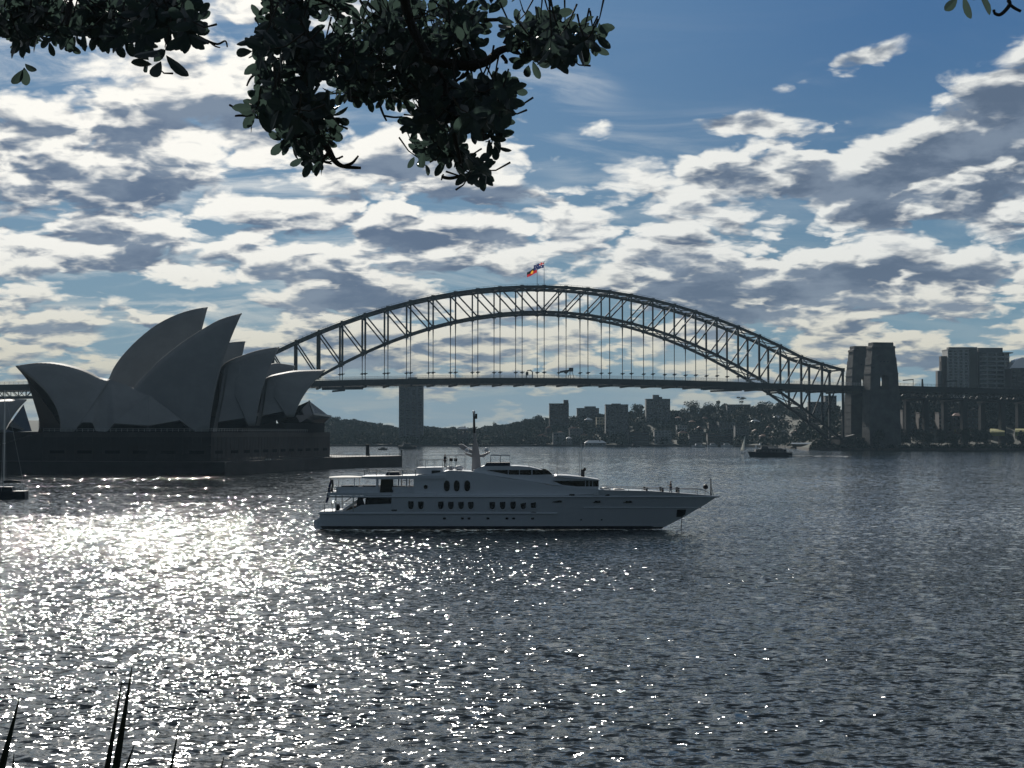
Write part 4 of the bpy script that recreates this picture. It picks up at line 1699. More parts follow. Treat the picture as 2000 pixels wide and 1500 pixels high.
b = MB()
cols = list(range(-900, 2901, 20))
rows = []
for k in range(-1, 15):
    r = []
    for px in cols:
        ys = lerp_tab(SHORE, px)
        yc = lerp_tab([(a, c) for a, _, c in CREST], px)
        Y = ys + (yc - ys) * max(0, k) / 12.0
        z = land_z(px, Y) if k >= 0 else -3.0
        if k > 12:
            z = land_z(px, yc) - (k - 12) * 1.0
        if k == -1:
            Y = ys - 0.5
        r.append(Vector(((px - 1000) / FPX * Y, Y, z)))
    rows.append(r)
b.grid(rows)
o = b.build('land', M['grass'], smooth=True)
tag(o, kind='structure')
# stone edge along the water
b = MB()
for p0, p1 in zip(cols, cols[1:]):
    if p0 < 560:
        continue
    q = []
    for px in (p0, p1):
        Y = lerp_tab(SHORE, px) - 1.0
        q.append(Vector(((px - 1000) / FPX * Y, Y, -2)))
    b.prism([q[0], q[1], q[1] + Vector((0, 0, 4.0)), q[0] + Vector((0, 0, 4.0))], (0, 1.6, 0))
o = b.build('seawall', M['stone'])
tag(o, 'long low sandstone sea wall along the whole far shore', 'sea wall')


# ---- trees: leaf clumps scattered through a lobed crown, on a tapered trunk with limbs
def crown_mesh(rng, h, r, lobes, leaves, size, flat=0.8, lift=0.55):
    b = MB()
    cs = []
    for i in range(lobes):
        a = rng.uniform(0, 6.28)
        d = r * 0.62 * math.sqrt(rng.random())
        cs.append((d * math.cos(a), d * math.sin(a), h * (lift + rng.uniform(-0.10, 0.34)), r * rng.uniform(0.32, 0.58)))
    for i in range(leaves):
        cx, cy, cz, cr = cs[rng.randrange(lobes)]
        while True:
            x, y, z = rng.uniform(-1, 1), rng.uniform(-1, 1), rng.uniform(-1, 1)
            q = x * x + y * y + z * z
            if 0.25 < q < 1:
                break
        p = Vector((cx + x * cr, cy + y * cr, cz + z * cr * flat))
        n = Vector((rng.uniform(-1, 1), rng.uniform(-1, 1), rng.uniform(-0.6, 1))).normalized()
        t = n.orthogonal().normalized()
        s = n.cross(t)
        k = size * rng.uniform(0.45, 1.0)
        b.quad(p + t * k, p + s * k * 0.7 + n * k * 0.2, p - t * k, p - s * k * 0.7 - n * k * 0.15)
    return b, cs


def make_tree(name, kind, seed, h, r, label, group, loc, leafm, lobes=9, leaves=900, size=0.6, flat=0.8, lift=0.55, trunk_r=0.3):
    rng = random.Random(seed)
    t = thing(name, loc, label, 'tree', group)
    b, cs = crown_mesh(rng, h, r, lobes, leaves, size, flat, lift)
    L = Vector(loc)
    b.v = [tuple(Vector(v) + L) for v in b.v]
    b.build('crown', leafm, t)
    tr = MB()
    top = Vector((0, 0, h * 0.62))
    tr.tube([L + Vector((0, 0, -0.5)), L + Vector((0.2, 0.1, h * 0.3)), L + top], trunk_r, 6, trunk_r * 0.5)
    for cx, cy, cz, cr in cs[:6]:
        tr.tube([L + Vector((0.1, 0.05, h * 0.32)), L + Vector((cx * 0.5, cy * 0.5, (h * 0.32 + cz) / 2)), L + Vector((cx, cy, cz))], trunk_r * 0.5, 5, trunk_r * 0.2)
    tr.build('trunk', M['bark'], t)
    return t


def ground_at(px, Y):
    return Vector(((px - 1000) / FPX * Y, Y, land_z(px, Y)))


def by_top(px, py, Y):
    """Ground position and height of something whose top shows at (px, py)."""
    g0 = ground_at(px, Y)
    return g0, H + (HOR - py) / FPX * Y - g0.z


# woods that read as one mass: thousands of leaf clumps over the far slopes
rng = random.Random(21)
b = MB()
def clump(c, r, n, size):
    for i in range(n):
        while True:
            x, y, z = rng.uniform(-1, 1), rng.uniform(-1, 1), rng.uniform(-1, 1)
            q = x * x + y * y + z * z
            if 0.3 < q < 1:
                break
        p = c + Vector((x * r, y * r, z * r * 0.75))
        nn = Vector((rng.uniform(-1, 1), rng.uniform(-1, 1), rng.uniform(-0.5, 1))).normalized()
        t = nn.orthogonal().normalized()
        s = nn.cross(t)
        k = size * rng.uniform(0.6, 1.4)
        b.quad(p + t * k, p + s * k * 0.7, p - t * k, p - s * k * 0.7)


for i in range(2300):
    px = rng.uniform(590, 1640) if i % 4 else rng.uniform(560, 1060)
    ys, yc = lerp_tab(SHORE, px), lerp_tab([(a, c) for a, _, c in CREST], px)
    s = rng.random() ** 0.8
    if px > 1060 and rng.random() < 0.40:
        continue
    Y = ys + 8 + (yc - ys) * s
    g0 = ground_at(px, Y)
    r = rng.uniform(4.0, 7.5)
    clump(g0 + Vector((0, 0, r * 0.65)), r, 90, 1.25)
for i in range(170):      # crest
    px = 590 + i * 2.9 + rng.uniform(-2, 2)
    yc = lerp_tab([(a, c) for a, _, c in CREST], px)
    rc = lerp_tab([(a, q) for a, q, _ in CREST], px)
    zc = H + (HOR - rc) / FPX * yc
    r = rng.uniform(3.5, 7.0)
    clump(Vector(((px - 1000) / FPX * yc, yc, zc - r * 0.7 + rng.uniform(-2, 3.0))), r, 130, 1.05)
o = b.build('woodland', M['leaf_far'])
tag(o, 'dark wooded slopes along the far shore beneath the bridge deck', 'woodland', kind='stuff')

# wooded slope under and behind the right-hand viaduct
b = MB()
rng = random.Random(22)
for i in range(760):
    px = rng.uniform(1655, 2060)
    ys, yc = lerp_tab(SHORE, px), lerp_tab([(a, c) for a, _, c in CREST], px)
    Y = 1490 + (yc - 1490) * rng.random()
    g0 = ground_at(px, Y)
    r = rng.uniform(4.0, 7.0)
    clump(g0 + Vector((0, 0, r * 0.7)), r, 100, 1.15)
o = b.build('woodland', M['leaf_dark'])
tag(o, 'dark trees massed behind the flats under the right-hand viaduct', 'woodland', kind='stuff')

# trees one can tell apart on the skyline, right of the towers
SKY = [(1352, 783, 2060, 13, 'broad', 'broad dome-shaped tree on the skyline right of the stepped tower'),
       (1386, 788, 2060, 11, 'broad', 'round dark tree on the skyline with a gap of sky on its left'),
       (1402, 780, 2070, 6, 'tall', 'thin tree poking above the round crowns on the skyline'),
       (1448, 780, 2070, 8, 'flat', 'flat-topped pine standing clear above the skyline'),
       (1246, 790, 2060, 9, 'broad', 'low dark tree on the skyline left of the stepped tower'),
       (1494, 788, 2060, 11, 'broad', 'rounded tree on the skyline just left of the arch foot'),
       (1524, 786, 2040, 10, 'broad', 'spreading tree on the skyline behind the lower arch'),
       (1052, 812, 2100, 10, 'broad', 'dark domed tree on the ridge left of the blocky tower'),
       (1034, 818, 2120, 8, 'broad', 'smaller tree stepping down the ridge left of the domed one'),
       (1008, 824, 2200, 7, 'broad', 'ragged grey-green tree at the low end of the ridge'),
       (966, 826, 2300, 6, 'tall', 'faint slender tree on the distant ridge right of the yacht mast'),
       (655, 814, 2290, 9, 'broad', 'rounded tree at the top of the wooded hill by the hall foyer'),
       (1420, 790, 2070, 8, 'broad', 'squat tree on the skyline left of the flat-topped pine')]
for i, (px, py, Y, r, kind, lb) in enumerate(SKY):
    g0, h = by_top(px, py, Y)
    base = max(g0.z, H + (HOR - py - 45) / FPX * Y)
    h = max(h, 9)
    if kind == 'flat':
        make_tree('pine_tree', kind, 100 + i, h, r * 0.9, lb, 'trees on the far skyline', g0, M['leaf_far'], 5, 260, 0.9, 0.35, 0.86, 0.4)
    elif kind == 'tall':
        make_tree('slender_tree', kind, 100 + i, h, r * 0.55, lb, 'trees on the far skyline', g0, M['leaf_far'], 6, 200, 0.9, 1.2, 0.62, 0.35)
    else:
        make_tree('broad_tree', kind, 100 + i, h * 0.97, r, lb, 'trees on the far skyline', g0, M['leaf_far'], 11, 1100, 0.95, 0.8, 0.55, 0.5)

# ---- dark trees along the near north shore, below the pylons and viaduct
rng2 = random.Random(5)
WHERE = ['left of the nearer pylon foot', 'under the slit in the nearer pylon', 'at the right foot of the nearer pylon', 'below the viaduct beside the pylon', 'below the first flats', 'left of the striped flats', 'in front of the striped flats', 'right of the striped flats', 'below the tall apartment block', 'below the gap in the apartment block', 'beside the sunlit lawn', 'left of the sunlit lawn', 'between the two lawn strips', 'at the right edge of the picture']
for i, px in enumerate((1668, 1690, 1712, 1738, 1762, 1788, 1812, 1838, 1862, 1886, 1908, 1924, 1972, 1996)):
    Y = 1358 + rng2.uniform(0, 12)
    top = rng2.uniform(824, 835) if px < 1930 else rng2.uniform(828, 840)
    if px < 1700:
        top = rng2.uniform(846, 852)
    g0, h = by_top(px, top, Y)
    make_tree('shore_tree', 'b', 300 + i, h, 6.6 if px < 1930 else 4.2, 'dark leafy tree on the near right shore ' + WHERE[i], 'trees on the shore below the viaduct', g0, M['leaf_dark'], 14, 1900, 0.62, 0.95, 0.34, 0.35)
# shrubs at the water's edge
b = MB()
rng = random.Random(9)
for i in range(420):
    px = rng.uniform(1586, 2100)
    Y = lerp_tab(SHORE, px) + rng.uniform(1.5, 34)
    g0 = ground_at(px, Y)
    r = rng.uniform(1.4, 3.2)
    clump(g0 + Vector((0, 0, r * 0.5)), r, 40, 0.6)
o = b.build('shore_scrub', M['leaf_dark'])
tag(o, 'dark scrub along the near right shoreline', 'scrub', kind='stuff')
# sunlit lawn strips
for x0, x1 in ((1933, 1962), (1982, 2030)):
    b = MB()
    q = []
    for px, Y in ((x0, 1374), (x1, 1374), (x1, 1412), (x0, 1412)):
        p = ground_at(px, Y)
        q.append(Vector((p.x, p.y, 14.7 + (Y - 1374) * 0.085)))
    b.prism([Vector((p.x, p.y, p.z - 3)) for p in q], (0, 0, 3))
    o = b.build('lawn', M['lawn'])
    tag(o, kind='structure')


# ------------------------------------------------------------------ buildings
def building(name, x0, x1, ytop, ybase, Y, label, cat, m, floors=6, bays=5, depth=16, group=None, roof=None, rz=0.0, win=True, bands=False, winm=None, minz=None):
    """Block whose front spans photo columns x0-x1 with its roof at ytop; walls, windows and parapet or roof are parts."""
    X0, X1 = (x0 - 1000) / FPX * Y, (x1 - 1000) / FPX * Y
    zt = H + (HOR - ytop) / FPX * Y
    zb = H + (HOR - ybase) / FPX * Y
    cx = (x0 + x1) / 2
    zb = min(zb, land_z(cx, Y)) if minz is None else minz
    w = X1 - X0
    c = Vector(((X0 + X1) / 2, Y + depth / 2, zb))
    t = thing(name, c, label, cat, group)
    b = MB()
    hgt = zt - zb
    b.box((c.x, c.y, zb), (w, depth, hgt))
    wall = b.build('wall', m, t)
    fh = hgt / floors
    n = 0
    gm = winm or M['glass']
    if bands:
        for f in range(floors):
            bb = MB()
            bb.box((c.x, Y - 0.03, zb + fh * (f + 0.35)), (w * 0.94, 0.06, fh * 0.42))
            bb.build('window_band', gm, t)
            bb = MB()
            bb.box((c.x, Y - 0.35, zb + fh * (f + 0.02)), (w * 1.0, 0.7, fh * 0.26))
            bb.build('balcony', m, t)
    elif win:
        for f in range(floors):
            for k_ in range(bays):
                if n >= 98:
                    break
                n += 1
                bb = MB()
                ww = w / bays
                bb.box((X0 + ww * (k_ + 0.5), Y - 0.03, zb + fh * (f + 0.3)), (ww * 0.58, 0.06, fh * 0.5))
                bb.build('window', gm, t)
    if roof == 'gable':
        b = MB()
        b.prism([Vector((X0 - 0.4, Y - 0.5, zt)), Vector((X1 + 0.4, Y - 0.5, zt)), Vector((c.x, Y - 0.5, zt + w * 0.32))], (0, depth + 1, 0))
        b.build('roof', M['tileroof'], t)
    elif roof == 'hip' or roof == 'tin':
        b = MB()
        e = 0.5
        A = [Vector((X0 - e, Y - e, zt)), Vector((X1 + e, Y - e, zt)), Vector((X1 + e, Y + depth + e, zt)), Vector((X0 - e, Y + depth + e, zt))]
        r0 = Vector((X0 + min(w, depth) * 0.4, Y + depth / 2, zt + min(w, depth) * 0.28))
        r1 = Vector((X1 - min(w, depth) * 0.4, Y + depth / 2, zt + min(w, depth) * 0.28))
        b.quad(A[0], A[1], r1, r0).quad(A[1], A[2], r1).quad(A[2], A[3], r0, r1).quad(A[3], A[0], r0)
        b.quad(A[3], A[2], A[1], A[0])
        rf = b.build('roof', M['tin'] if roof == 'tin' else M['tileroof'], t)
        MB().box((X0 + w * 0.7, Y + depth * 0.4, zt + 0.2), (0.9, 0.9, min(w, depth) * 0.34)).build('chimney', M['brick'], rf)
    else:
        b = MB()
        b.box((c.x, c.y, zt), (w + 0.5, depth + 0.5, 0.7))
        b.build('parapet', m, t)
    return t, zt, X0, X1


def add_box(t, name, x0, x1, y0, y1, Y, m, d=8, off=4):
    X0, X1 = (x0 - 1000) / FPX * Y, (x1 - 1000) / FPX * Y
    z0, z1 = H + (HOR - y1) / FPX * Y, H + (HOR - y0) / FPX * Y
    return MB().box(((X0 + X1) / 2, Y + off + d / 2, z0), (X1 - X0, d, z1 - z0)).build(name, m, t)


t, *_ = building('tower_block', 779, 826, 741.5, 852, 1900, 'tall slab tower seen under and behind the bridge deck, left of centre', 'tower block', M['greyc'], 24, 4, 16)
add_box(t, 'plant_room', 796, 814, 736.5, 742, 1900, M['greyc'])
t, *_ = building('flat_topped_block', 1073, 1111, 789, 858, 1990, 'dark blocky apartment tower with a chimney-like stack, left of the far skyline', 'apartment block', M['brick'], 10, 4, 18)
add_box(t, 'lift_tower', 1101, 1110.5, 781, 790, 1990, M['brick'])
t, *_ = building('ridge_apartments', 1127, 1170, 798, 848, 2040, 'low stepped apartment block with a small hipped centre on the ridge', 'apartment block', M['greyc'], 6, 6, 16)
add_box(t, 'centre_gable', 1142, 1164, 793.5, 799, 2040, M['greyc'])
t, *_ = building('slab_block', 1183, 1227, 791, 870, 1900, 'broad grey slab block standing close to the far water, right of the yellow flats', 'apartment block', M['greyc'], 14, 5, 20)
add_box(t, 'plant_room', 1195, 1213, 788, 792, 1900, M['greyc'])
building('cream_flats', 1165, 1182, 816, 846, 1960, 'small yellowish flats half behind the grey slab block', 'flats', M['cream'], 5, 3, 14)
t, *_ = building('stepped_tower', 1262, 1309, 780, 846, 2000, 'stepped tower block rising above the skyline right of the grey slab', 'tower block', M['greyc'], 13, 6, 18)
add_box(t, 'lift_tower', 1276, 1288, 771, 781, 2000, M['greyc'])
add_box(t, 'plant_room', 1286, 1294, 775, 781, 2000, M['greyc'])
building('white_flats', 1278, 1311, 842, 872, 1842, 'pale six-storey flats with a grid of balconies near the far water', 'flats', M['render'], 6, 5, 14)
building('banded_flats', 1228, 1268, 844, 872, 1845, 'dark flats with long balcony bands left of the pale gridded flats', 'flats', M['brick'], 5, 1, 14, bands=True)
building('long_flats', 1382, 1432, 848, 873, 1800, 'long low flats with horizontal bands at the far water, left of the white sail', 'flats', M['brick'], 5, 1, 14, bands=True)
building('grey_flats', 1436, 1463, 833, 870, 1800, 'grey flats directly behind the white sail', 'flats', M['greyc'], 7, 4, 14)
building('hillside_flats', 1404, 1436, 826, 846, 1900, 'mid grey flats above the long low flats', 'flats', M['greyc'], 4, 4, 14)
building('ridge_hall', 1420, 1466, 791, 806, 2050, 'wide flat-roofed building on the skyline under the flat-topped pine', 'building', M['greyc'], 3, 8, 14)
building('shore_house', 894, 914, 838, 864, 1850, 'small house with a bright metal roof on the far shore by the yacht mast', 'house', M['brick'], 2, 3, 10, roof='tin')
building('wharf_shed', 1142, 1184, 865, 873, 1822, 'low ferry wharf with a bright curved roof edge at the far water', 'wharf', M['render'], 1, 6, 10, roof='tin')
MORE = [(1322, 1342, 832, 'render', 5, 4, False, 'pale flats stepping up the slope right of the stepped tower'),
        (1346, 1372, 850, 'greyc', 4, 1, True, 'grey banded flats near the water left of the long low flats'),
        (1384, 1402, 830, 'brick', 5, 3, False, 'narrow brown flats on the slope left of the mid grey flats'),
        (1440, 1462, 812, 'render', 4, 4, False, 'pale flats high on the slope beneath the wide flat-roofed building'),
        (1468, 1492, 828, 'greyc', 5, 4, False, 'grey flats on the slope right of the white sail'),
        (1496, 1516, 820, 'render', 4, 3, False, 'pale block on the slope just left of the lower arch'),
        (1500, 1530, 846, 'brick', 4, 1, True, 'brown banded flats low on the slope above the ferry stern'),
        (1534, 1556, 834, 'greyc', 5, 4, False, 'grey flats seen through the lower arch above the jetty'),
        (1112, 1138, 838, 'greyc', 5, 4, False, 'grey flats below the stepped block, left of the cream flats'),
        (1080, 1104, 846, 'render', 4, 4, False, 'pale low flats below the blocky tower with the stack')]
for x0, x1, yt, mm, fl_, bay, bnd, lb in MORE:
    Yb = 1990 - (yt - 810) * 4.2
    building('slope_flats', x0, x1, yt, yt + 20, Yb, lb, 'flats', M[mm], fl_, bay, 12, 'flats on the far slope', bands=bnd)
HS = [(1072, 836, 1930, 'gable'), (1095, 846, 1880, 'hip'), (1120, 838, 1930, 'hip'), (1140, 850, 1870, 'hip'), (1058, 852, 1860, 'hip'), (1112, 856, 1850, 'tin'), (1150, 820, 2000, 'tin'),
      (1335, 846, 1880, 'hip'), (1352, 824, 1960, 'hip'), (1366, 838, 1920, 'gable'), (1325, 816, 2000, 'hip'), (1378, 818, 1990, 'hip'),
      (1476, 824, 1900, 'tin'), (1490, 812, 1960, 'hip'), (1505, 836, 1850, 'hip'), (1476, 842, 1830, 'gable'), (1492, 852, 1780, 'hip'), (1520, 816, 1930, 'tin'), (1526, 842, 1780, 'tin'), (1512, 856, 1720, 'hip'), (1545, 826, 1860, 'hip'), (1560, 812, 1920, 'hip'), (1555, 846, 1680, 'gable'), (1580, 826, 1800, 'hip'), (1600, 816, 1860, 'tin'), (1618, 830, 1760, 'hip')]
PAL = ['brown', 'pale', 'grey', 'cream']
PM = ['brick', 'render', 'greyc', 'cream']
RF = {'hip': 'hip-roofed', 'gable': 'gabled', 'tin': 'metal-roofed'}
for i, (px, py, Y, rf) in enumerate(HS):
    w = 5.5 + (i * 37 % 5)
    near = min([q for q in HS if q[0] != px], key=lambda q: abs(q[0] - px) + abs(q[1] - py))
    ar = 'left of the grey slab' if px < 1183 else ('right of the stepped tower' if px < 1380 else 'behind the lower arch')
    lvl = 'by the water' if py > 845 else ('mid slope' if py > 828 else 'near the ridge')
    rel = ('right of ' if near[0] < px else 'left of ') + 'a ' + PAL[HS.index(near) % 4] + ' one'
    lb = '%s %s house %s, %s, %s' % (PAL[i % 4], RF[rf], ar, lvl, rel)
    building('hillside_house', px - w, px + w, py, py + 12, Y, lb, 'house', M[PM[i % 4]], 2, 3, 9, 'houses on the far slope', roof=rf)

# Kirribilli side, under and behind the viaduct
M['facade'] = mat('pale_facade', (0.48, 0.48, 0.47), 0.8, var=0.12, vscale=0.1)
t, *_ = building('apartment_tower', 1852, 1893, 683, 800, 1620, 'tall apartment tower behind the viaduct, left half of the big block', 'apartment block', M['facade'], 20, 4, 22, winm=M['glass'])
add_box(t, 'stepped_side', 1841, 1853, 695, 800, 1620, M['brick'])
add_box(t, 'roof_storey', 1856, 1912, 677.5, 684, 1620, M['greyc'])
add_box(t, 'dark_link', 1893, 1913, 684, 800, 1620, M['glass'])
add_box(t, 'side_stack', 1834, 1842, 724, 800, 1620, M['greyc'])
MB().bar(at(1836.5, 724, 1625), at(1836.5, 706, 1625), 0.5).build('aerial', M['steel'], t)
# curved balcony block
X0, X1 = (1912 - 1000) / FPX * 1625, (1974 - 1000) / FPX * 1625
zb, zt = 10.0, H + (HOR - 690) / FPX * 1625
c = Vector(((X0 + X1) / 2, 1640, zb))
t = thing('balcony_tower', c, 'pale curved apartment tower with rows of balconies, right half of the big block', 'apartment block')
n = 14
arc = []
for i in range(n + 1):
    s = i / n
    x = X0 + (X1 - X0) * s
    arc.append((x, 1625 - 6 * math.sin(math.pi * min(1, 0.25 + s * 0.75)) + 10 * max(0, s - 0.7)))
b = MB()
b.prism([Vector((x, y, zb)) for x, y in arc] + [Vector((X1, 1660, zb)), Vector((X0, 1660, zb))], (0, 0, zt - zb))
b.build('wall', M['greyc'], t)
for f in range(19):
    z = zb + (zt - zb) * f / 19
    b = MB()
    b.prism([Vector((x, y - 1.3, z)) for x, y in arc] + [Vector((x, y + 0.1, z)) for x, y in reversed(arc)], (0, 0, 1.3))
    b.build('balcony', M['facade'], t)
    b = MB()
    b.prism([Vector((x, y - 0.05, z + 1.8)) for x, y in arc[1:-1]] + [Vector((x, y + 0.1, z + 1.8)) for x, y in reversed(arc[1:-1])], (0, 0, 1.5))
    b.build('window_band', M['glass'], t)
for f in (3, 7, 11):
    b = MB()
    b.box((arc[f][0], arc[f][1] - 0.9, zb), (1.0, 1.8, zt - zb))
    b.build('pier', M['render'], t)
b = MB()
b.prism([Vector((X0 - 1, 1618, zt)), Vector((X1 + 2, 1622, zt)), Vector((X1 + 2, 1660, zt)), Vector((X0 - 1, 1660, zt))], (0, 0, 0.9))
b.prism([Vector((X0, 1626, zt + 0.9)), Vector((X0 + 24, 1626, zt + 0.9)), Vector((X0 + 20, 1650, zt + 0.9)), Vector((X0, 1650, zt + 0.9))], (0, 0, 4.6))
b.build('roof', M['greyc'], t)
t, *_ = building('gabled_block', 1976, 2040, 720, 800, 1600, 'dark block with a pitched roof cut by the right edge of the picture', 'apartment block', M['brick'], 9, 6, 26)
b = MB()
p = [at(1972, 720, 1600), at(2045, 720, 1600), at(2036, 697, 1612), at(1996, 698, 1612), at(1984, 703, 1610)]
b.prism(p, (0, 16, 0))
b.build('roof', M['tin'], t)
building('striped_flats', 1796, 1820, 807, 838, 1470, 'flats with pale balcony stripes under the viaduct right of the pylon', 'flats', M['brick'], 5, 1, 14, bands=True)
building('pylon_side_flats', 1763, 1786, 802, 838, 1475, 'dull grey flats under the viaduct beside the nearer pylon', 'flats', M['brick'], 6, 3, 14)
building('mid_flats', 1834, 1857, 807, 838, 1480, 'dark flats under the viaduct below the tall apartment tower', 'flats', M['brick'], 5, 1, 14, bands=True)
building('dim_flats', 1889, 1918, 801, 840, 1480, 'wide dim flats under the viaduct, nearest the sunlit lawn', 'flats', M['brick'], 6, 4, 14)
building('end_house', 1862, 1882, 812, 840, 1470, 'low house with a hipped roof between the flats under the viaduct', 'house', M['brick'], 3, 3, 12, roof='hip')
building('lavender_block', 1582, 1612, 786, 830, 1700, 'block seen between the posts of the lower arch', 'apartment block', M['greyc'], 8, 5, 14)
building('lavender_tower', 1612, 1634, 774, 830, 1720, 'taller narrow block seen behind the last posts of the arch', 'apartment block', M['greyc'], 10, 3, 14)

# abutment: rough stone under the arch foot
k = thing('abutment', BR(256, 12, 0), 'rough stone abutment under the right foot of the arch at the water', 'abutment', rz=A_B)
b = MB()
b.prism([BR(242, -7, 0), BR(300, -22, 0), BR(300, 50, 0), BR(246, 40, 0)], (0, 0, 3.0))
b.prism([BR(247, -5, 3), BR(268, -5, 3), BR(268, 38, 3), BR(247, 38, 3)], (0, 0, 5.5))
b.build('masonry', M['stone'], k)
b = MB()
rng = random.Random(3)
for i in range(60):
    u, v = rng.uniform(236, 262), rng.uniform(-12, 2)
    s = rng.uniform(1.0, 2.6)
    b.box(BR(u, v, rng.uniform(-0.5, 1.5)), (s, s * 0.8, s * 0.9), rng.uniform(0, 3), 0.7)
b.build('boulders', M['stone'], k)
# jetty with a boatshed roof
k = thing('jetty', at(1564, 876, 1500), 'dark timber jetty with a low pale roof left of the arch foot', 'jetty')
k.location.z = 0
b = MB()
p0, p1 = at(1544, 870, 1500), at(1586, 870, 1500)
b.prism([Vector((p0.x, 1500, 0.6)), Vector((p1.x, 1500, 0.6)), Vector((p1.x, 1512, 0.6)), Vector((p0.x, 1512, 0.6))], (0, 0, 1.1))
for i in range(7):
    x = p0.x + (p1.x - p0.x) * (i + 0.5) / 7
    b.box((x, 1500.6, -2), (0.5, 0.5, 2.8)).box((x, 1511, -2), (0.5, 0.5, 2.8))
b.build('deck', M['wood'], k)
b = MB()
b.box(((p0.x + p1.x) / 2 + 1, 1506, 1.7), ((p1.x - p0.x) * 0.86, 7, 2.6))
b.build('shed_wall', M['wood'], k)
b = MB()
x0, x1 = p0.x + 1.5, p1.x - 0.3
b.prism([Vector((x0, 1501.5, 4.3)), Vector((x0, 1510.5, 4.3)), Vector((x0, 1506, 5.6))], (x1 - x0, 0, 0))
b.build('shed_roof', M['tin'], k)

# ------------------------------------------------------------------ other boats
def hull_loft(b, c, L, B, z0, z1, rz=0.0, bow=1, stern_cut=0.85):
    """Simple round-bowed hull; bow=+1 points to +x before rotation."""
    n = 14
    rows = []
    cs, sn = math.cos(rz), math.sin(rz)

    def P(x, y, z):
        return Vector((c[0] + x * cs - y * sn, c[1] + x * sn + y * cs, z))
    for i in range(n + 1):
        s = i / n
        w = B / 2 * (stern_cut + (1 - stern_cut) * min(1, s * 3)) * (1 - max(0, (s - 0.55) / 0.45) ** 2.2)
        x = bow * (-L / 2 + L * s)
        sheer = z1 + (z1 - z0) * 0.35 * max(0, s - 0.5)
        rows.append([P(x - bow * 0.0, -w, sheer), P(x - bow * 0.10 * L * s * s * 0.6, -w * 0.8, z0), P(x - bow * 0.10 * L * s * s * 0.6, w * 0.8, z0), P(x, w, sheer), P(x, -w, sheer)])
    b.grid(rows)
    b.quad(*rows[0][:4])
    return P


# sloop at the left edge
SY = 339.0
p = at(0, 969, SY)
sl = thing('sailing_yacht', (at(-30, 969, SY).x, SY, 0), 'dark moored sailing boat cut off by the left edge of the picture', 'sailing boat')
b = MB()
L = (at(52, 969, SY).x - at(-100, 969, SY).x)
P = hull_loft(b, (at(-24, 969, SY).x, SY, 0), L, 3.6, -0.3, 1.55, math.pi, 1, 0.8)
navy = mat('dark_blue_hull', (0.016, 0.02, 0.03), 0.55, spec=0.2)
b.build('hull', navy, sl)
cx = at(-24, 969, SY).x
MB().box((at(-6, 940, SY).x, SY, 1.5), (7.2, 2.2, 0.9), 0, 0.9).build('cabin', navy, sl)
mx = at(7.5, 900, SY).x
MB().tube([(mx, SY, 1.5), (mx + 0.05, SY, 11), (mx + 0.1, SY, 22.0)], 0.13, 8, 0.08).build('mast', M['chrome'], sl)
b = MB()
b.tube([(mx, SY, 3.2), (mx + 3.6, SY, 3.3)], 0.11, 6)
b.build('boom', M['black'], sl)
b = MB()
b.tube([(mx, SY, 3.4), (mx + 1.8, SY, 3.55), (mx + 3.5, SY, 3.45)], 0.24, 6, 0.15)
b.build('furled_sail', navy, sl)
b = MB()
for q in ((at(52, 950, SY).x - 0.3, SY, 1.5), (at(-95, 950, SY).x, SY, 1.8)):
    b.tube([(mx + 0.1, SY, 21.8), q], 0.02, 4)
for s in (-1, 1):
    b.tube([(mx + 0.1, SY, 21.0), (mx + 0.05, SY + s * 0.9, 11.2), (mx, SY + s * 1.6, 1.5)], 0.02, 4)
    b.tube([(mx + 0.05, SY, 11.2), (mx + 0.05, SY + s * 0.9, 11.2)], 0.04, 4)
b.build('rigging', M['chrome'], sl)
b = MB()
for x in (28, 40, 51):
    for s in (-1, 1):
        q = Vector((at(x, 950, SY).x, SY + s * 1.2, 1.5))
        b.bar(q, q + Vector((0, 0, 0.75)), 0.05)
b.build('stanchions', M['chrome'], sl)
pe = []

# dark ferry in front of the jetty, with foam behind it
FY = 970.0
fx0, fx1 = at(1460, 890, FY).x, at(1546, 890, FY).x
fc = Vector(((fx0 + fx1) / 2, FY, 0))
fe = thing('harbour_ferry', fc, 'low dark harbour ferry heading left in front of the far jetty', 'ferry')
b = MB()
hull_loft(b, fc, fx1 - fx0, 7.5, -0.4, 2.6, math.pi, 1, 0.7)
b.build('hull', navy, fe)
dark = mat('ferry_cabin_paint', (0.055, 0.055, 0.06), 0.5)
b = MB()
b.box((fc.x + 0.5, FY, 2.4), ((fx1 - fx0) * 0.72, 6.2, 2.1), 0, 0.94)
b.build('cabin', dark, fe)
for i in range(8):
    MB().box((fc.x - 7.5 + i * 2.3, FY - 3.05, 3.2), (1.5, 0.08, 0.8)).build('window', M['glass'], fe)
b = MB()
b.box((fc.x + 1.5, FY, 4.5), ((fx1 - fx0) * 0.42, 5.0, 0.5)).box((fc.x - 3.0, FY, 4.5), (4.2, 3.4, 1.7), 0, 0.85)
b.build('wheelhouse', dark, fe)
MB().tube([(fc.x - 1.0, FY, 6.1), (fc.x - 1.0, FY, 8.6)], 0.1, 5).build('mast', M['black'], fe)
b = MB()
for i in range(6):
    x = fc.x + 2 + i * 1.5
    b.bar((x, FY - 2.5, 5.0), (x, FY - 2.5, 6.0), 0.06)
b.bar((fc.x + 2, FY - 2.5, 6.0), (fc.x + 9.5, FY - 2.5, 6.0), 0.06)
b.build('railing', M['chrome'], fe)
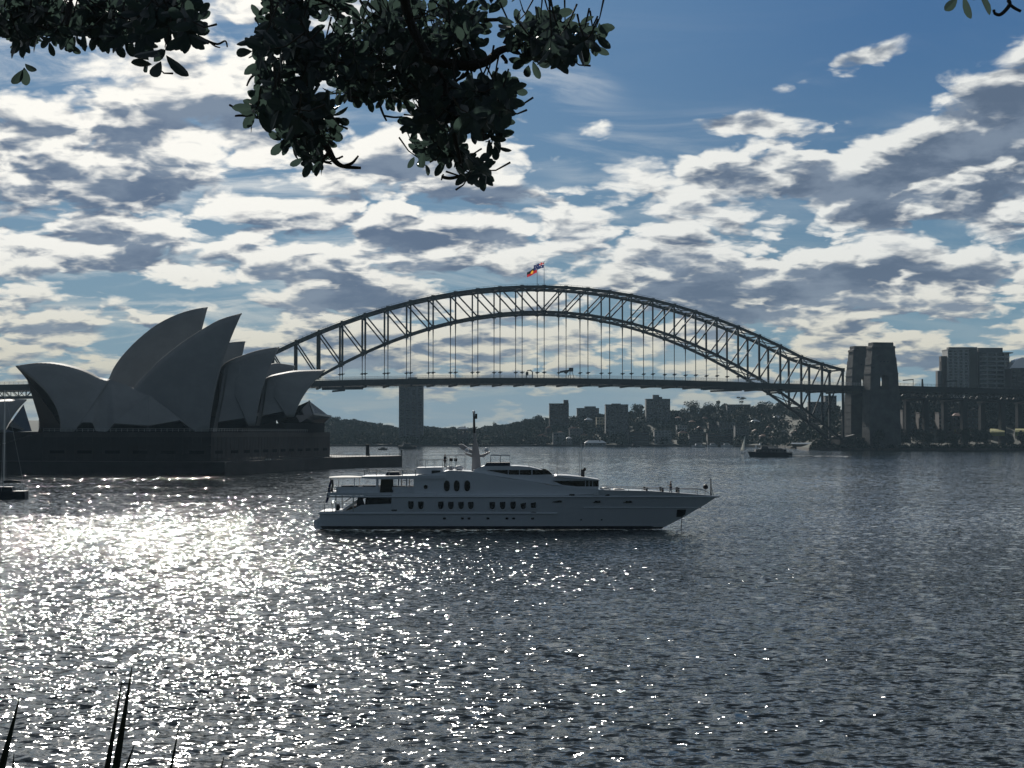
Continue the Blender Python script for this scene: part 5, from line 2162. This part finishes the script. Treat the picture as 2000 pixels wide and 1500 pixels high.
# wake: broken white water trailing behind the ferry
rng = random.Random(31)
b = MB()
for i in range(420):
    s = rng.random() ** 1.4
    x = fx1 - 1 + s * 34
    y = FY + rng.gauss(0, 0.8 + 2.2 * s)
    r = rng.uniform(0.4, 1.4) * (1.2 - 0.6 * s)
    n = 6
    b.quad(*[(x + r * 1.8 * math.cos(6.28 * k_ / n) * rng.uniform(0.7, 1.2), y + r * math.sin(6.28 * k_ / n), 0.2 + rng.uniform(0, 0.5) * (1 - 0.7 * s)) for k_ in range(n)])
o = b.build('wake', M['foam'])
tag(o, 'white broken wake trailing right behind the dark ferry', 'wake', kind='stuff')

# small white sailing boat just left of the ferry
wy = 1140.0
q = at(1452, 884, wy)
sb = thing('small_sailing_boat', (q.x, wy, 0), 'small sailing boat with a tall narrow white sail just left of the dark ferry', 'sailing boat')
b = MB()
hull_loft(b, (q.x, wy, 0), 8.0, 2.4, -0.2, 1.0, 1.2, 1)
b.build('hull', M['white2'], sb)
MB().tube([(q.x + 0.5, wy, 0.9), (q.x + 1.3, wy, 12.0)], 0.09, 6, 0.05).build('mast', M['chrome'], sb)
b = MB()
rows = []
for i in range(9):
    s = i / 8
    w = 2.9 * (1 - s) + 0.35
    rows.append([Vector((q.x + 0.55 + 0.75 * s - w * t_ * 0.75, wy + 0.1 + w * t_ * 0.65 + 0.22 * math.sin(t_ * 3.1), 1.6 + 10.2 * s)) for t_ in (0, 0.33, 0.66, 1.0)])
b.grid(rows)
M['sailcloth'] = mat('sailcloth', (0.8, 0.8, 0.78), 0.7)
t_ = M['sailcloth'].node_tree
tr_ = t_.nodes.new('ShaderNodeBsdfTranslucent')
tr_.inputs['Color'].default_value = (0.8, 0.8, 0.76, 1)
mx_ = t_.nodes.new('ShaderNodeMixShader')
mx_.inputs[0].default_value = 0.5
t_.links.new(t_.nodes['Principled BSDF'].outputs[0], mx_.inputs[1])
t_.links.new(tr_.outputs[0], mx_.inputs[2])
t_.links.new(mx_.outputs[0], t_.nodes['Material Output'].inputs['Surface'])
b.build('sail', M['sailcloth'], sb, smooth=True, solid=0.03)

# little white launches and moored boats dotted along the far water
MOOR = [(1364, 873.5, 'white launch alone at the far water, left of the long low flats', 1.5), (1392, 871.5, 'small white cruiser moored off the left end of the long low flats', 1.3), (1419, 872, 'low grey launch moored in front of the long low flats', 1.4), (1437, 871, 'small white cruiser moored just left of the white sail', 1.2), (1468, 871.5, 'white cruiser moored above the bow of the dark ferry', 1.1), (1489, 872.5, 'bright white cruiser with a short mast above the middle of the ferry', 1.6), (1508, 871.5, 'grey launch moored above the stern of the dark ferry', 1.3), (1530, 870, 'pale launch moored beside the timber jetty', 1.5), (795, 876, 'dark launch in the bright water beyond the broadwalk', 1.9), (748, 878, 'tiny dark dinghy in the bright water just behind the broadwalk', 0.9), (1240, 872.5, 'small pale launch below the dark banded flats', 1.2)]
proto = None
for i, (px, py, lb, k_) in enumerate(MOOR):
    Y = H * FPX / (py + 0.8 - HOR)
    q = at(px, py, Y)
    dk = 'dark' in lb
    t = thing('launch', (q.x, Y, 0), lb, 'boat', 'small boats on the far water')
    b = MB()
    hull_loft(b, (q.x, Y, 0), 9.0 * k_, 3.0 * k_, -0.2, 1.3 * k_, 0.2 if i % 2 else math.pi - 0.2, 1)
    b.build('hull', navy if dk else M['white2'], t)
    MB().box((q.x, Y, 1.2 * k_), (4.4 * k_, 2.2 * k_, 1.5 * k_), 0.2, 0.8).build('cabin', dark if dk else M['white2'], t)
    MB().box((q.x, Y - 1.0 * k_, 1.75 * k_), (3.2 * k_, 0.5 * k_, 0.55 * k_), 0.2, 0.9).build('windscreen', M['glass'], t)
    if 'mast' in lb:
        MB().tube([(q.x + 1, Y, 2.5), (q.x + 3.4, Y, 10.5)], 0.2, 5, 0.1).build('mast', M['chrome'], t)
# beacon light on the far shore water edge
k = thing('far_sign', at(926, 861, 1788), 'low bright panel on the far shore just right of the yacht mast', 'panel')
MB().box((at(948, 862, 1788).x, 1788, at(948, 864, 1788).z), (9.0, 0.4, 2.6)).build('panel', M['cream'], k)


# ------------------------------------------------------------------ people
def person_mesh(seed, arm_l, arm_r, stride=0.12):
    """One continuous skinned figure 1.75 m tall, facing -y, feet at z = 0."""
    J = {'pel': (0, 0, 0.95), 'sp': (0, 0.01, 1.15), 'ch': (0, 0.0, 1.35), 'nk': (0, 0.0, 1.49), 'hd': (0, -0.015, 1.60), 'tp': (0, -0.01, 1.71)}
    R = {'pel': 0.135, 'sp': 0.125, 'ch': 0.145, 'nk': 0.055, 'hd': 0.095, 'tp': 0.075}
    E_ = [('pel', 'sp'), ('sp', 'ch'), ('ch', 'nk'), ('nk', 'hd'), ('hd', 'tp')]
    for s, n, arm in ((-1, 'l', arm_l), (1, 'r', arm_r)):
        J['hip' + n] = (s * 0.10, 0, 0.88)
        J['kn' + n] = (s * 0.105, -0.02 + s * stride * 0.4, 0.48)
        J['an' + n] = (s * 0.11, s * stride, 0.08)
        J['toe' + n] = (s * 0.12, s * stride - 0.16, 0.03)
        J['sh' + n] = (s * 0.19, 0, 1.40)
        J['el' + n] = arm[0]
        J['wr' + n] = arm[1]
        J['ha' + n] = arm[2]
        R.update({'hip' + n: 0.095, 'kn' + n: 0.06, 'an' + n: 0.042, 'toe' + n: 0.035, 'sh' + n: 0.062, 'el' + n: 0.042, 'wr' + n: 0.03, 'ha' + n: 0.036})
        E_ += [('pel', 'hip' + n), ('hip' + n, 'kn' + n), ('kn' + n, 'an' + n), ('an' + n, 'toe' + n), ('ch', 'sh' + n), ('sh' + n, 'el' + n), ('el' + n, 'wr' + n), ('wr' + n, 'ha' + n)]
    return J, R, E_


def skin_obj(name, J, R, E_, keys, m, grow, parent, levels=1):
    ks = [k_ for k_ in J if k_ in keys]
    ix = {k_: i for i, k_ in enumerate(ks)}
    me = bpy.data.meshes.new(name)
    me.from_pydata([J[k_] for k_ in ks], [(ix[a], ix[c]) for a, c in E_ if a in ix and c in ix], [])
    me.materials.append(m)
    o = bpy.data.objects.new(name, me)
    C.objects.link(o)
    md = o.modifiers.new('skin', 'SKIN')
    sk = me.skin_vertices[0].data
    for k_, i in ix.items():
        sk[i].radius = (R[k_] * grow,) * 2
        sk[i].use_root = (i == 0)
    sd = o.modifiers.new('smooth', 'SUBSURF')
    sd.levels = sd.render_levels = levels
    o.parent = parent
    return o


def make_person(label, loc, rz, arm_l, arm_r, shirt, trousers, group=None, stride=0.12):
    J, R, E_ = person_mesh(0, arm_l, arm_r, stride)
    t = thing('person', loc, label, 'person', group, rz)
    body = skin_obj('body', J, R, E_, set(J), M['skin'], 1.0, t)
    skin_obj('shirt', J, R, E_, {'pel', 'sp', 'ch', 'shl', 'shr', 'ell', 'elr'}, shirt, 1.16, t)
    skin_obj('trousers', J, R, E_, {'pel', 'hipl', 'hipr', 'knl', 'knr', 'anl', 'anr'}, trousers, 1.18, t)
    # face, hair and hands
    b = MB()
    b.ball((0, 0.012, 1.655), 0.108, 10, 7, (0.92, 1.05, 1.0))
    h_ = MB()
    h_.v = list(b.v)
    h_.f = [f for f in b.f if sum(b.v[i][2] for i in f) / len(f) > 1.63 or sum(b.v[i][1] for i in f) / len(f) > 0.03]
    me = bpy.data.meshes.new('hair')
    me.from_pydata(h_.v, [], h_.f)
    me.materials.append(M['black'])
    o = bpy.data.objects.new('hair', me)
    C.objects.link(o)
    o.parent = t
    return t


DOWN_L = ((-0.26, 0.0, 1.12), (-0.27, -0.06, 0.88), (-0.27, -0.09, 0.79))
DOWN_R = ((0.26, 0.0, 1.12), (0.27, -0.06, 0.88), (0.27, -0.09, 0.79))
FWD_R = ((0.25, -0.08, 1.16), (0.20, -0.30, 1.10), (0.19, -0.38, 1.09))
FWD_L = ((-0.25, -0.08, 1.16), (-0.20, -0.30, 1.10), (-0.19, -0.38, 1.09))
NAVY = mat('navy_shirt', (0.015, 0.02, 0.035), 0.85)
GREY = mat('grey_overalls', (0.06, 0.065, 0.075), 0.85)
fx = ya(1310, 963, 1.0)
make_person('person in dark clothes standing on the foredeck of the white motor yacht', (fx.x, fx.y, ya(1310, 964.5, 1.0).z), rad(-75), FWD_L, FWD_R, NAVY, M['cloth'])
fx = ya(869, 920, 2.6)
make_person('person in dark clothes standing at the top deck rail of the motor yacht', (fx.x, fx.y, ya(869, 912.5, 2.6).z), rad(60), DOWN_L, FWD_R, NAVY, M['cloth'])
# climbers in single file on the top chord of the arch
z_ = z_top(-0.4) + 1.2
make_person('person in grey overalls standing at the crown of the arch between the flagpoles', BR(-0.6 * PAN * 0.35, 6.0, z_), rad(20), DOWN_L, FWD_R, GREY, GREY)
first = None
spots = [-10.75, -10.55, -10.35, -10.2, -9.85, -9.65, -8.55, -8.4, -8.3, -8.0, -7.5, -7.4, -7.28, -7.17, -7.05, -6.95, -6.85]
WHO = ['lowest group on the chord', 'middle group on the chord', 'highest group on the chord']
for i, t_ in enumerate(spots):
    v = 0.0
    a, c = math.floor(t_), math.floor(t_) + 1
    z = z_top(a) + (z_top(c) - z_top(a)) * (t_ - a) + 1.15
    lb = 'bridge climber in grey overalls walking up the arch, in the ' + WHO[0 if t_ < -9 else (1 if t_ < -7.9 else 2)]
    if first is None:
        first = make_person(lb, BR(t_ * PAN, v, z), rad(99), FWD_L, DOWN_R, GREY, GREY, 'climbers walking up the arch', 0.18)
    else:
        dup(first, BR(t_ * PAN, v + 0.3 * ((i % 3) - 1), z), rad(99 + (i * 41 % 30) - 15), lb)
    # a few stand a little taller or shorter

# ------------------------------------------------------------------ the fig tree overhead
M['figleaf'] = mat('fig_leaf', (0.015, 0.023, 0.024), 0.5, spec=0.35, var=0.4, vscale=6.0)
_t = M['figleaf'].node_tree
_b = _t.nodes['Principled BSDF']
_tr = _t.nodes.new('ShaderNodeBsdfTranslucent')
_tr.inputs['Color'].default_value = (0.022, 0.036, 0.030, 1)
_ad = _t.nodes.new('ShaderNodeAddShader')
_t.links.new(_b.outputs[0], _ad.inputs[0])
_t.links.new(_tr.outputs[0], _ad.inputs[1])
_t.links.new(_ad.outputs[0], _t.nodes['Material Output'].inputs['Surface'])
M['figbark'] = mat('fig_bark', (0.055, 0.048, 0.042), 0.9, var=0.3, vscale=6.0, bump=0.02, bscale=20.0)
fig = thing('fig_tree', (-9.0, 13.5, 8.0), 'large fig tree hanging dark glossy leaves into the top of the picture', 'tree')
rng = random.Random(77)
LEAF = MB()
TW = MB()


def leaf(p, d, up, L, W):
    """One oval leathery leaf from its stalk at p along d: folded on the midrib and arched."""
    d = d.normalized()
    s = d.cross(up)
    if s.length < 0.05:
        s = d.cross(Vector((1, 0.3, 0.2)))
    s.normalize()
    best = None
    for _ in range(3):          # leaves hang with their faces turned to the open light over the water
        q = Matrix.Rotation(rng.uniform(-1.1, 1.1), 3, d) @ s
        if best is None or abs(q.cross(d).y) > abs(best.cross(d).y):
            best = q
    s = best
    n = s.cross(d)
    k = len(LEAF.v)
    prof = [(0.0, 0.04), (0.18, 0.52), (0.42, 0.92), (0.66, 1.0), (0.86, 0.74), (0.97, 0.30), (1.0, 0.03)]
    droop = rng.uniform(0.02, 0.22)
    for x, w in prof:
        c = p + d * (L * (0.12 + x)) - n * (L * droop * x * x)
        e = W / 2 * w
        LEAF.v += [tuple(c - s * e + n * e * 0.25), tuple(c), tuple(c + s * e + n * e * 0.25)]
    for i in range(len(prof) - 1):
        a = k + i * 3
        LEAF.f += [(a, a + 1, a + 4, a + 3), (a + 1, a + 2, a + 5, a + 4)]


def rosette(p, axis, n, L):
    axis = axis.normalized()
    t = axis.orthogonal().normalized()
    u = axis.cross(t)
    a0 = rng.uniform(0, 6.28)
    for i in range(n):
        a = a0 + 2.4 * i
        spread = rng.uniform(0.35, 1.25)
        d = axis * (1.0 - 0.55 * spread) + (t * math.cos(a) + u * math.sin(a)) * spread
        q = p - axis * 0.02 * i
        leaf(q, d, axis, L * rng.uniform(0.75, 1.15), L * rng.uniform(0.40, 0.52))


# clumps of leafy twigs: photo position, extent in pixels, number of twigs, distance band
CL = [(-60, 14, 70, 64, 40), (40, 24, 75, 41, 62), (35, 69, 26, 20, 12), (130, 29, 80, 46, 72), (230, 29, 80, 46, 72), (320, 29, 66, 36, 52), (372, 46, 32, 22, 14), (150, 72, 60, 17, 18), (255, 72, 55, 19, 18), (350, 66, 30, 14, 7),
      (45, 128, 6, 8, 2), (296, 118, 6, 10, 1), (322, 112, 8, 6, 1),
      (560, 32, 57, 54, 46), (650, 12, 46, 17, 16), (590, 102, 55, 44, 40), (660, 102, 55, 52, 50), (740, 52, 60, 52, 56), (830, 42, 60, 52, 56), (905, 37, 36, 42, 26), (900, 82, 40, 35, 26), (740, 132, 73, 49, 64), (830, 122, 60, 44, 42), (690, 167, 55, 29, 24), (770, 182, 40, 21, 14),
      (528, 70, 20, 22, 9), (508, 96, 16, 14, 5), (520, 127, 18, 22, 7), (545, 157, 23, 22, 10),
      (545, 207, 34, 29, 22), (590, 217, 46, 44, 40), (615, 254, 34, 29, 22), (570, 267, 27, 22, 14), (598, 300, 23, 15, 10), (610, 312, 16, 12, 6), (640, 222, 16, 22, 5), (506, 218, 18, 15, 8),
      (830, 177, 34, 29, 22), (880, 177, 55, 40, 42), (945, 182, 53, 35, 36), (985, 177, 23, 26, 12), (835, 232, 34, 36, 26), (890, 227, 40, 38, 32), (940, 237, 38, 29, 24), (975, 217, 27, 24, 12), (850, 282, 38, 26, 20), (885, 310, 31, 21, 14), (925, 330, 23, 17, 12), (962, 270, 18, 18, 5), (812, 282, 14, 14, 6), (822, 315, 14, 12, 4),
      (1010, 67, 25, 21, 11), (1050, 74, 38, 29, 26), (1095, 72, 44, 33, 32), (1135, 80, 33, 26, 16), (1158, 88, 16, 19, 6), (1075, 42, 14, 18, 5), (1085, 110, 23, 14, 7), (1040, 112, 18, 14, 5),
      (1884, -8, 14, 8, 3), (1900, -14, 10, 10, 2), (955, 18, 8, 20, 2), (1012, -14, 10, 10, 2),
      (450, -60, 60, 40, 14), (120, -60, 160, 50, 40), (600, -70, 160, 50, 40), (820, -70, 120, 50, 30)]
centres = []
for ci, (px, py, rx, ry, n) in enumerate(CL):
    Yc = 11.2 + 1.5 * math.sin(px * 0.009 + 1.0) + 0.5 * math.sin(py * 0.05)
    if px > 980:
        Yc = 11.0
    centres.append(at(px, py, Yc))
    for i in range(max(1, int(n * 0.41))):
        a, r = rng.uniform(0, 6.28), math.sqrt(rng.random())
        x, y = px + rx * r * math.cos(a), py + ry * r * math.sin(a)
        p = at(x, y, Yc + rng.gauss(0, 0.55))
        out = Vector((math.cos(a) * r + rng.gauss(0, 0.35), rng.gauss(0, 0.6), -math.sin(a) * r - 0.25 + rng.gauss(0, 0.35)))
        k_ = n >= 4
        rosette(p, out, rng.randint(6, 9) if k_ else rng.randint(3, 4), 0.122 if k_ else 0.15)
        e = p - out.normalized() * 0.26
        q = p - out.normalized() * 0.07
        TW.tube([e + Vector((0, 0, 0.05)), (e + q) / 2, q], 0.007, 4, 0.003)
LEAF.build('leaves', M['figleaf'], fig)


def limb(pts, r0, r1, Y=None):
    P = [at(x, y, d) for x, y, d in pts]
    c = curve(P, len(P) * 4)
    TW.tube(c, r0, 7, r1)


limb([(-1500, -500, 13.0), (-700, -330, 12.5), (-200, -190, 12.0), (300, -120, 11.6), (700, -90, 11.3), (1100, -130, 11.2), (1500, -150, 11.2), (1990, -60, 11.2)], 0.26, 0.03)
limb([(560, -105, 11.4), (580, 0, 11.6), (600, 110, 11.8), (585, 200, 11.8), (600, 300, 11.8)], 0.06, 0.012)
limb([(780, -95, 11.3), (800, 40, 11.6), (860, 150, 11.6), (880, 230, 11.4), (900, 320, 11.4)], 0.042, 0.012)
limb([(830, 110, 11.5), (900, 128, 11.4), (950, 120, 11.2), (975, 100, 11.0), (1000, 92, 11.0), (1060, 82, 11.0), (1120, 88, 11.0)], 0.042, 0.012)
limb([(620, 250, 11.8), (640, 290, 11.7), (655, 315, 11.7), (672, 325, 11.7), (705, 328, 11.7)], 0.030, 0.010)
limb([(672, 325, 11.7), (688, 318, 11.7), (700, 304, 11.7)], 0.016, 0.006)
limb([(640, 300, 11.7), (632, 314, 11.7), (648, 320, 11.7)], 0.014, 0.006)
limb([(862, 345, 11.4), (880, 348, 11.4), (905, 342, 11.4)], 0.012, 0.012)
limb([(866, 340, 11.4), (862, 352, 11.4)], 0.006, 0.005)
limb([(460, 228, 11.6), (462, 226, 11.6), (480, 226, 11.6), (520, 232, 11.7)], 0.006, 0.012)
limb([(482, 168, 11.6), (492, 150, 11.6), (520, 134, 11.7), (545, 120, 11.7)], 0.006, 0.014)
limb([(385, 70, 11.8), (405, 80, 11.8), (425, 86, 11.8), (440, 80, 11.8), (444, 92, 11.8)], 0.012, 0.005)
limb([(410, 82, 11.8), (420, 90, 11.8), (430, 93, 11.8)], 0.008, 0.004)
limb([(945, 39, 11.3), (982, 38, 11.3)], 0.014, 0.013)
limb([(915, 140, 11.4), (905, 150, 11.4), (890, 158, 11.4), (882, 165, 11.4)], 0.016, 0.007)
limb([(985, 85, 11.0), (990, 72, 11.0), (988, 62, 11.0), (976, 58, 11.0)], 0.014, 0.006)
limb([(980, 108, 11.0), (988, 118, 11.0), (988, 124, 11.0)], 0.014, 0.012)
limb([(560, -20, 11.6), (640, 6, 11.7), (660, 24, 11.7), (655, 44, 11.7)], 0.012, 0.006)
limb([(740, 200, 11.6), (748, 222, 11.6), (755, 236, 11.6)], 0.010, 0.006)
limb([(750, 226, 11.6), (770, 229, 11.6), (786, 228, 11.6)], 0.008, 0.006)
limb([(150, -140, 12.0), (140, -20, 11.9), (130, 50, 11.8)], 0.05, 0.015)
limb([(300, -120, 11.6), (310, -10, 11.8), (330, 60, 11.9)], 0.05, 0.015)
limb([(1960, -50, 11.2), (1968, -5, 11.2), (1972, 8, 11.2), (1962, 22, 11.2), (1952, 29, 11.2), (1943, 26, 11.2), (1941, 19, 11.2)], 0.016, 0.010)
limb([(1971, 8, 11.2), (1982, 16, 11.2), (1994, 22, 11.2)], 0.012, 0.010)
limb([(1880, -90, 11.2), (1876, -20, 11.2), (1880, -4, 11.2)], 0.02, 0.008)
tr0 = Vector((-9.0, 13.5, 7.0))
P = [tr0, tr0 + Vector((0.1, 0, 2.5)), tr0 + Vector((0.35, -0.1, 5.0)), at(-1500, -500, 13.0)]
TW.tube(curve(P, 12), 0.75, 12, 0.30)
for i in range(9):
    a = i * 0.7
    TW.tube([tr0 + Vector((0.5 * math.cos(a), 0.5 * math.sin(a), 1.6)), tr0 + Vector((1.0 * math.cos(a), 1.0 * math.sin(a), 0.5)), tr0 + Vector((1.9 * math.cos(a), 1.9 * math.sin(a), -0.1))], 0.28, 6, 0.06)
for a, b_ in ((1.0, 3.2), (2.6, 3.0), (4.0, 2.6), (5.2, 3.4)):
    top = tr0 + Vector((0.3, 0, 5.2))
    TW.tube([top, top + Vector((math.cos(a) * 1.4, math.sin(a) * 1.2, 1.6)), top + Vector((math.cos(a) * b_, math.sin(a) * b_, 3.0))], 0.25, 7, 0.05)
TW.build('trunk', M['figbark'], fig)
# crown above and behind the viewer's left, out of the picture
LEAF = MB()
for a, b_ in ((1.0, 3.2), (2.6, 3.0), (4.0, 2.6), (5.2, 3.4)):
    c0 = tr0 + Vector((0.3 + math.cos(a) * b_, math.sin(a) * b_, 8.4))
    for i in range(90):
        p = c0 + Vector((rng.gauss(0, 1.1), rng.gauss(0, 1.1), rng.gauss(0, 0.7)))
        if p.x / p.y > -0.36:
            continue
        rosette(p, p - c0 + Vector((0, 0, 0.2)), 7, 0.15)
LEAF.build('upper_crown', M['figleaf'], fig)

# ------------------------------------------------------------------ bank the viewer stands on, with strap-leaved plants
b = MB()
rows = []
rg = random.Random(4)
for j, (y, z) in enumerate(((-60, 12.2), (-30, 11.6), (-8, 11.3), (0, 11.25), (5.5, 11.0), (7.0, 10.2), (10, 7.0), (14, 7.2), (19, 5.0), (26, 0.8), (30, -2.0))):
    rows.append([Vector((x, y + rg.uniform(-0.4, 0.4) * (1 if y > 6 else 0), z + rg.uniform(-0.25, 0.25) * (1 if y > 6 else 0.3))) for x in range(-60, 61, 4)])
b.grid(rows)
o = b.build('bank', M['grass'], smooth=True)
tag(o, kind='structure')

M['flax'] = mat('strap_leaf', (0.016, 0.026, 0.012), 0.6)


def strap(b, base, tip, w, bend, yaw=0.0):
    """Tapering sword-shaped leaf with a channelled section."""
    base, tip = Vector(base), Vector(tip)
    ax = Vector((math.cos(yaw), math.sin(yaw), 0))
    n = 14
    rows = []
    for i in range(n + 1):
        s = i / n
        c = base.lerp(tip, s) + Vector(bend) * (s * (1 - s) * 4)
        ww = w * (1 - s ** 2.4) * 0.5 + 0.0008
        rows.append([c - ax * ww, c + Vector((-ax.y, ax.x, 0)) * (ww * 0.5), c + ax * ww])
    b.grid(rows)


FY_ = 4.2
PLANTS = [('tall strap-leaved plant with one broad leaf tip at the left edge', -0.045 * 0 - 15, [((38, 1362), (-40, 1640), 0.028), ((27, 1472), (10, 1640), 0.02)]),
          ('strap-leaved plant with twin tall thin blades rising into the glitter', 205, [((258, 1302), (196, 1640), 0.020), ((238, 1332), (178, 1640), 0.016), ((262, 1455), (190, 1640), 0.026), ((350, 1418), (300, 1640), 0.012), ((215, 1500), (205, 1640), 0.016)]),
          ('short strap-leaved plant with a single leaf tip right of the tall twin blades', 420, [((437, 1478), (395, 1640), 0.016)])]
for lb, bx, blades in PLANTS:
    base = at(bx, 1900, FY_)
    t = thing('strap_leaf_plant', (base.x, FY_, 11.0), lb, 'plant', 'plants at the lower left')
    for (tx, ty), (mx_, my_), w in blades:
        b = MB()
        tip = at(tx, ty, FY_)
        mid = at(mx_, my_, FY_)
        bs = mid + (mid - tip) * ((mid.z - 11.0) / max(0.05, (tip.z - mid.z)))
        bs = Vector((bs.x, FY_, 11.0))
        strap(b, bs, tip, w * 2.3, (0.01, 0.0, 0.0), rng.uniform(-0.4, 0.4))
        b.build('blade', M['flax'], t, solid=0.002)
    for i in range(10):      # more leaves fanning low, below the picture
        b = MB()
        a = rng.uniform(0, 6.28)
        strap(b, (base.x + rng.uniform(-0.05, 0.05), FY_, 10.98), (base.x + math.cos(a) * 0.5, FY_ + math.sin(a) * 0.5, 11.0 + rng.uniform(0.35, 0.75)), 0.035, (0, 0, 0.06), a + 1.57)
        b.build('blade', M['flax'], t, solid=0.002)

# ------------------------------------------------------------------ the air over the harbour
b = MB()
b.box((0, 2950, -4.0), (14000, 8000, 168.0))
hz = b.build('haze', bpy.data.materials.new('harbour_air'))
tag(hz, 'thin pale sea haze over the harbour', 'haze', kind='stuff')
m = hz.data.materials[0]
m.use_nodes = True
t = m.node_tree
t.nodes.clear()
vo = t.nodes.new('ShaderNodeVolumePrincipled')
vo.inputs['Color'].default_value = (0.55, 0.80, 1.0, 1)
vo.inputs['Density'].default_value = 0.00005
vo.inputs['Anisotropy'].default_value = 0.0
out = t.nodes.new('ShaderNodeOutputMaterial')
t.links.new(vo.outputs[0], out.inputs['Volume'])
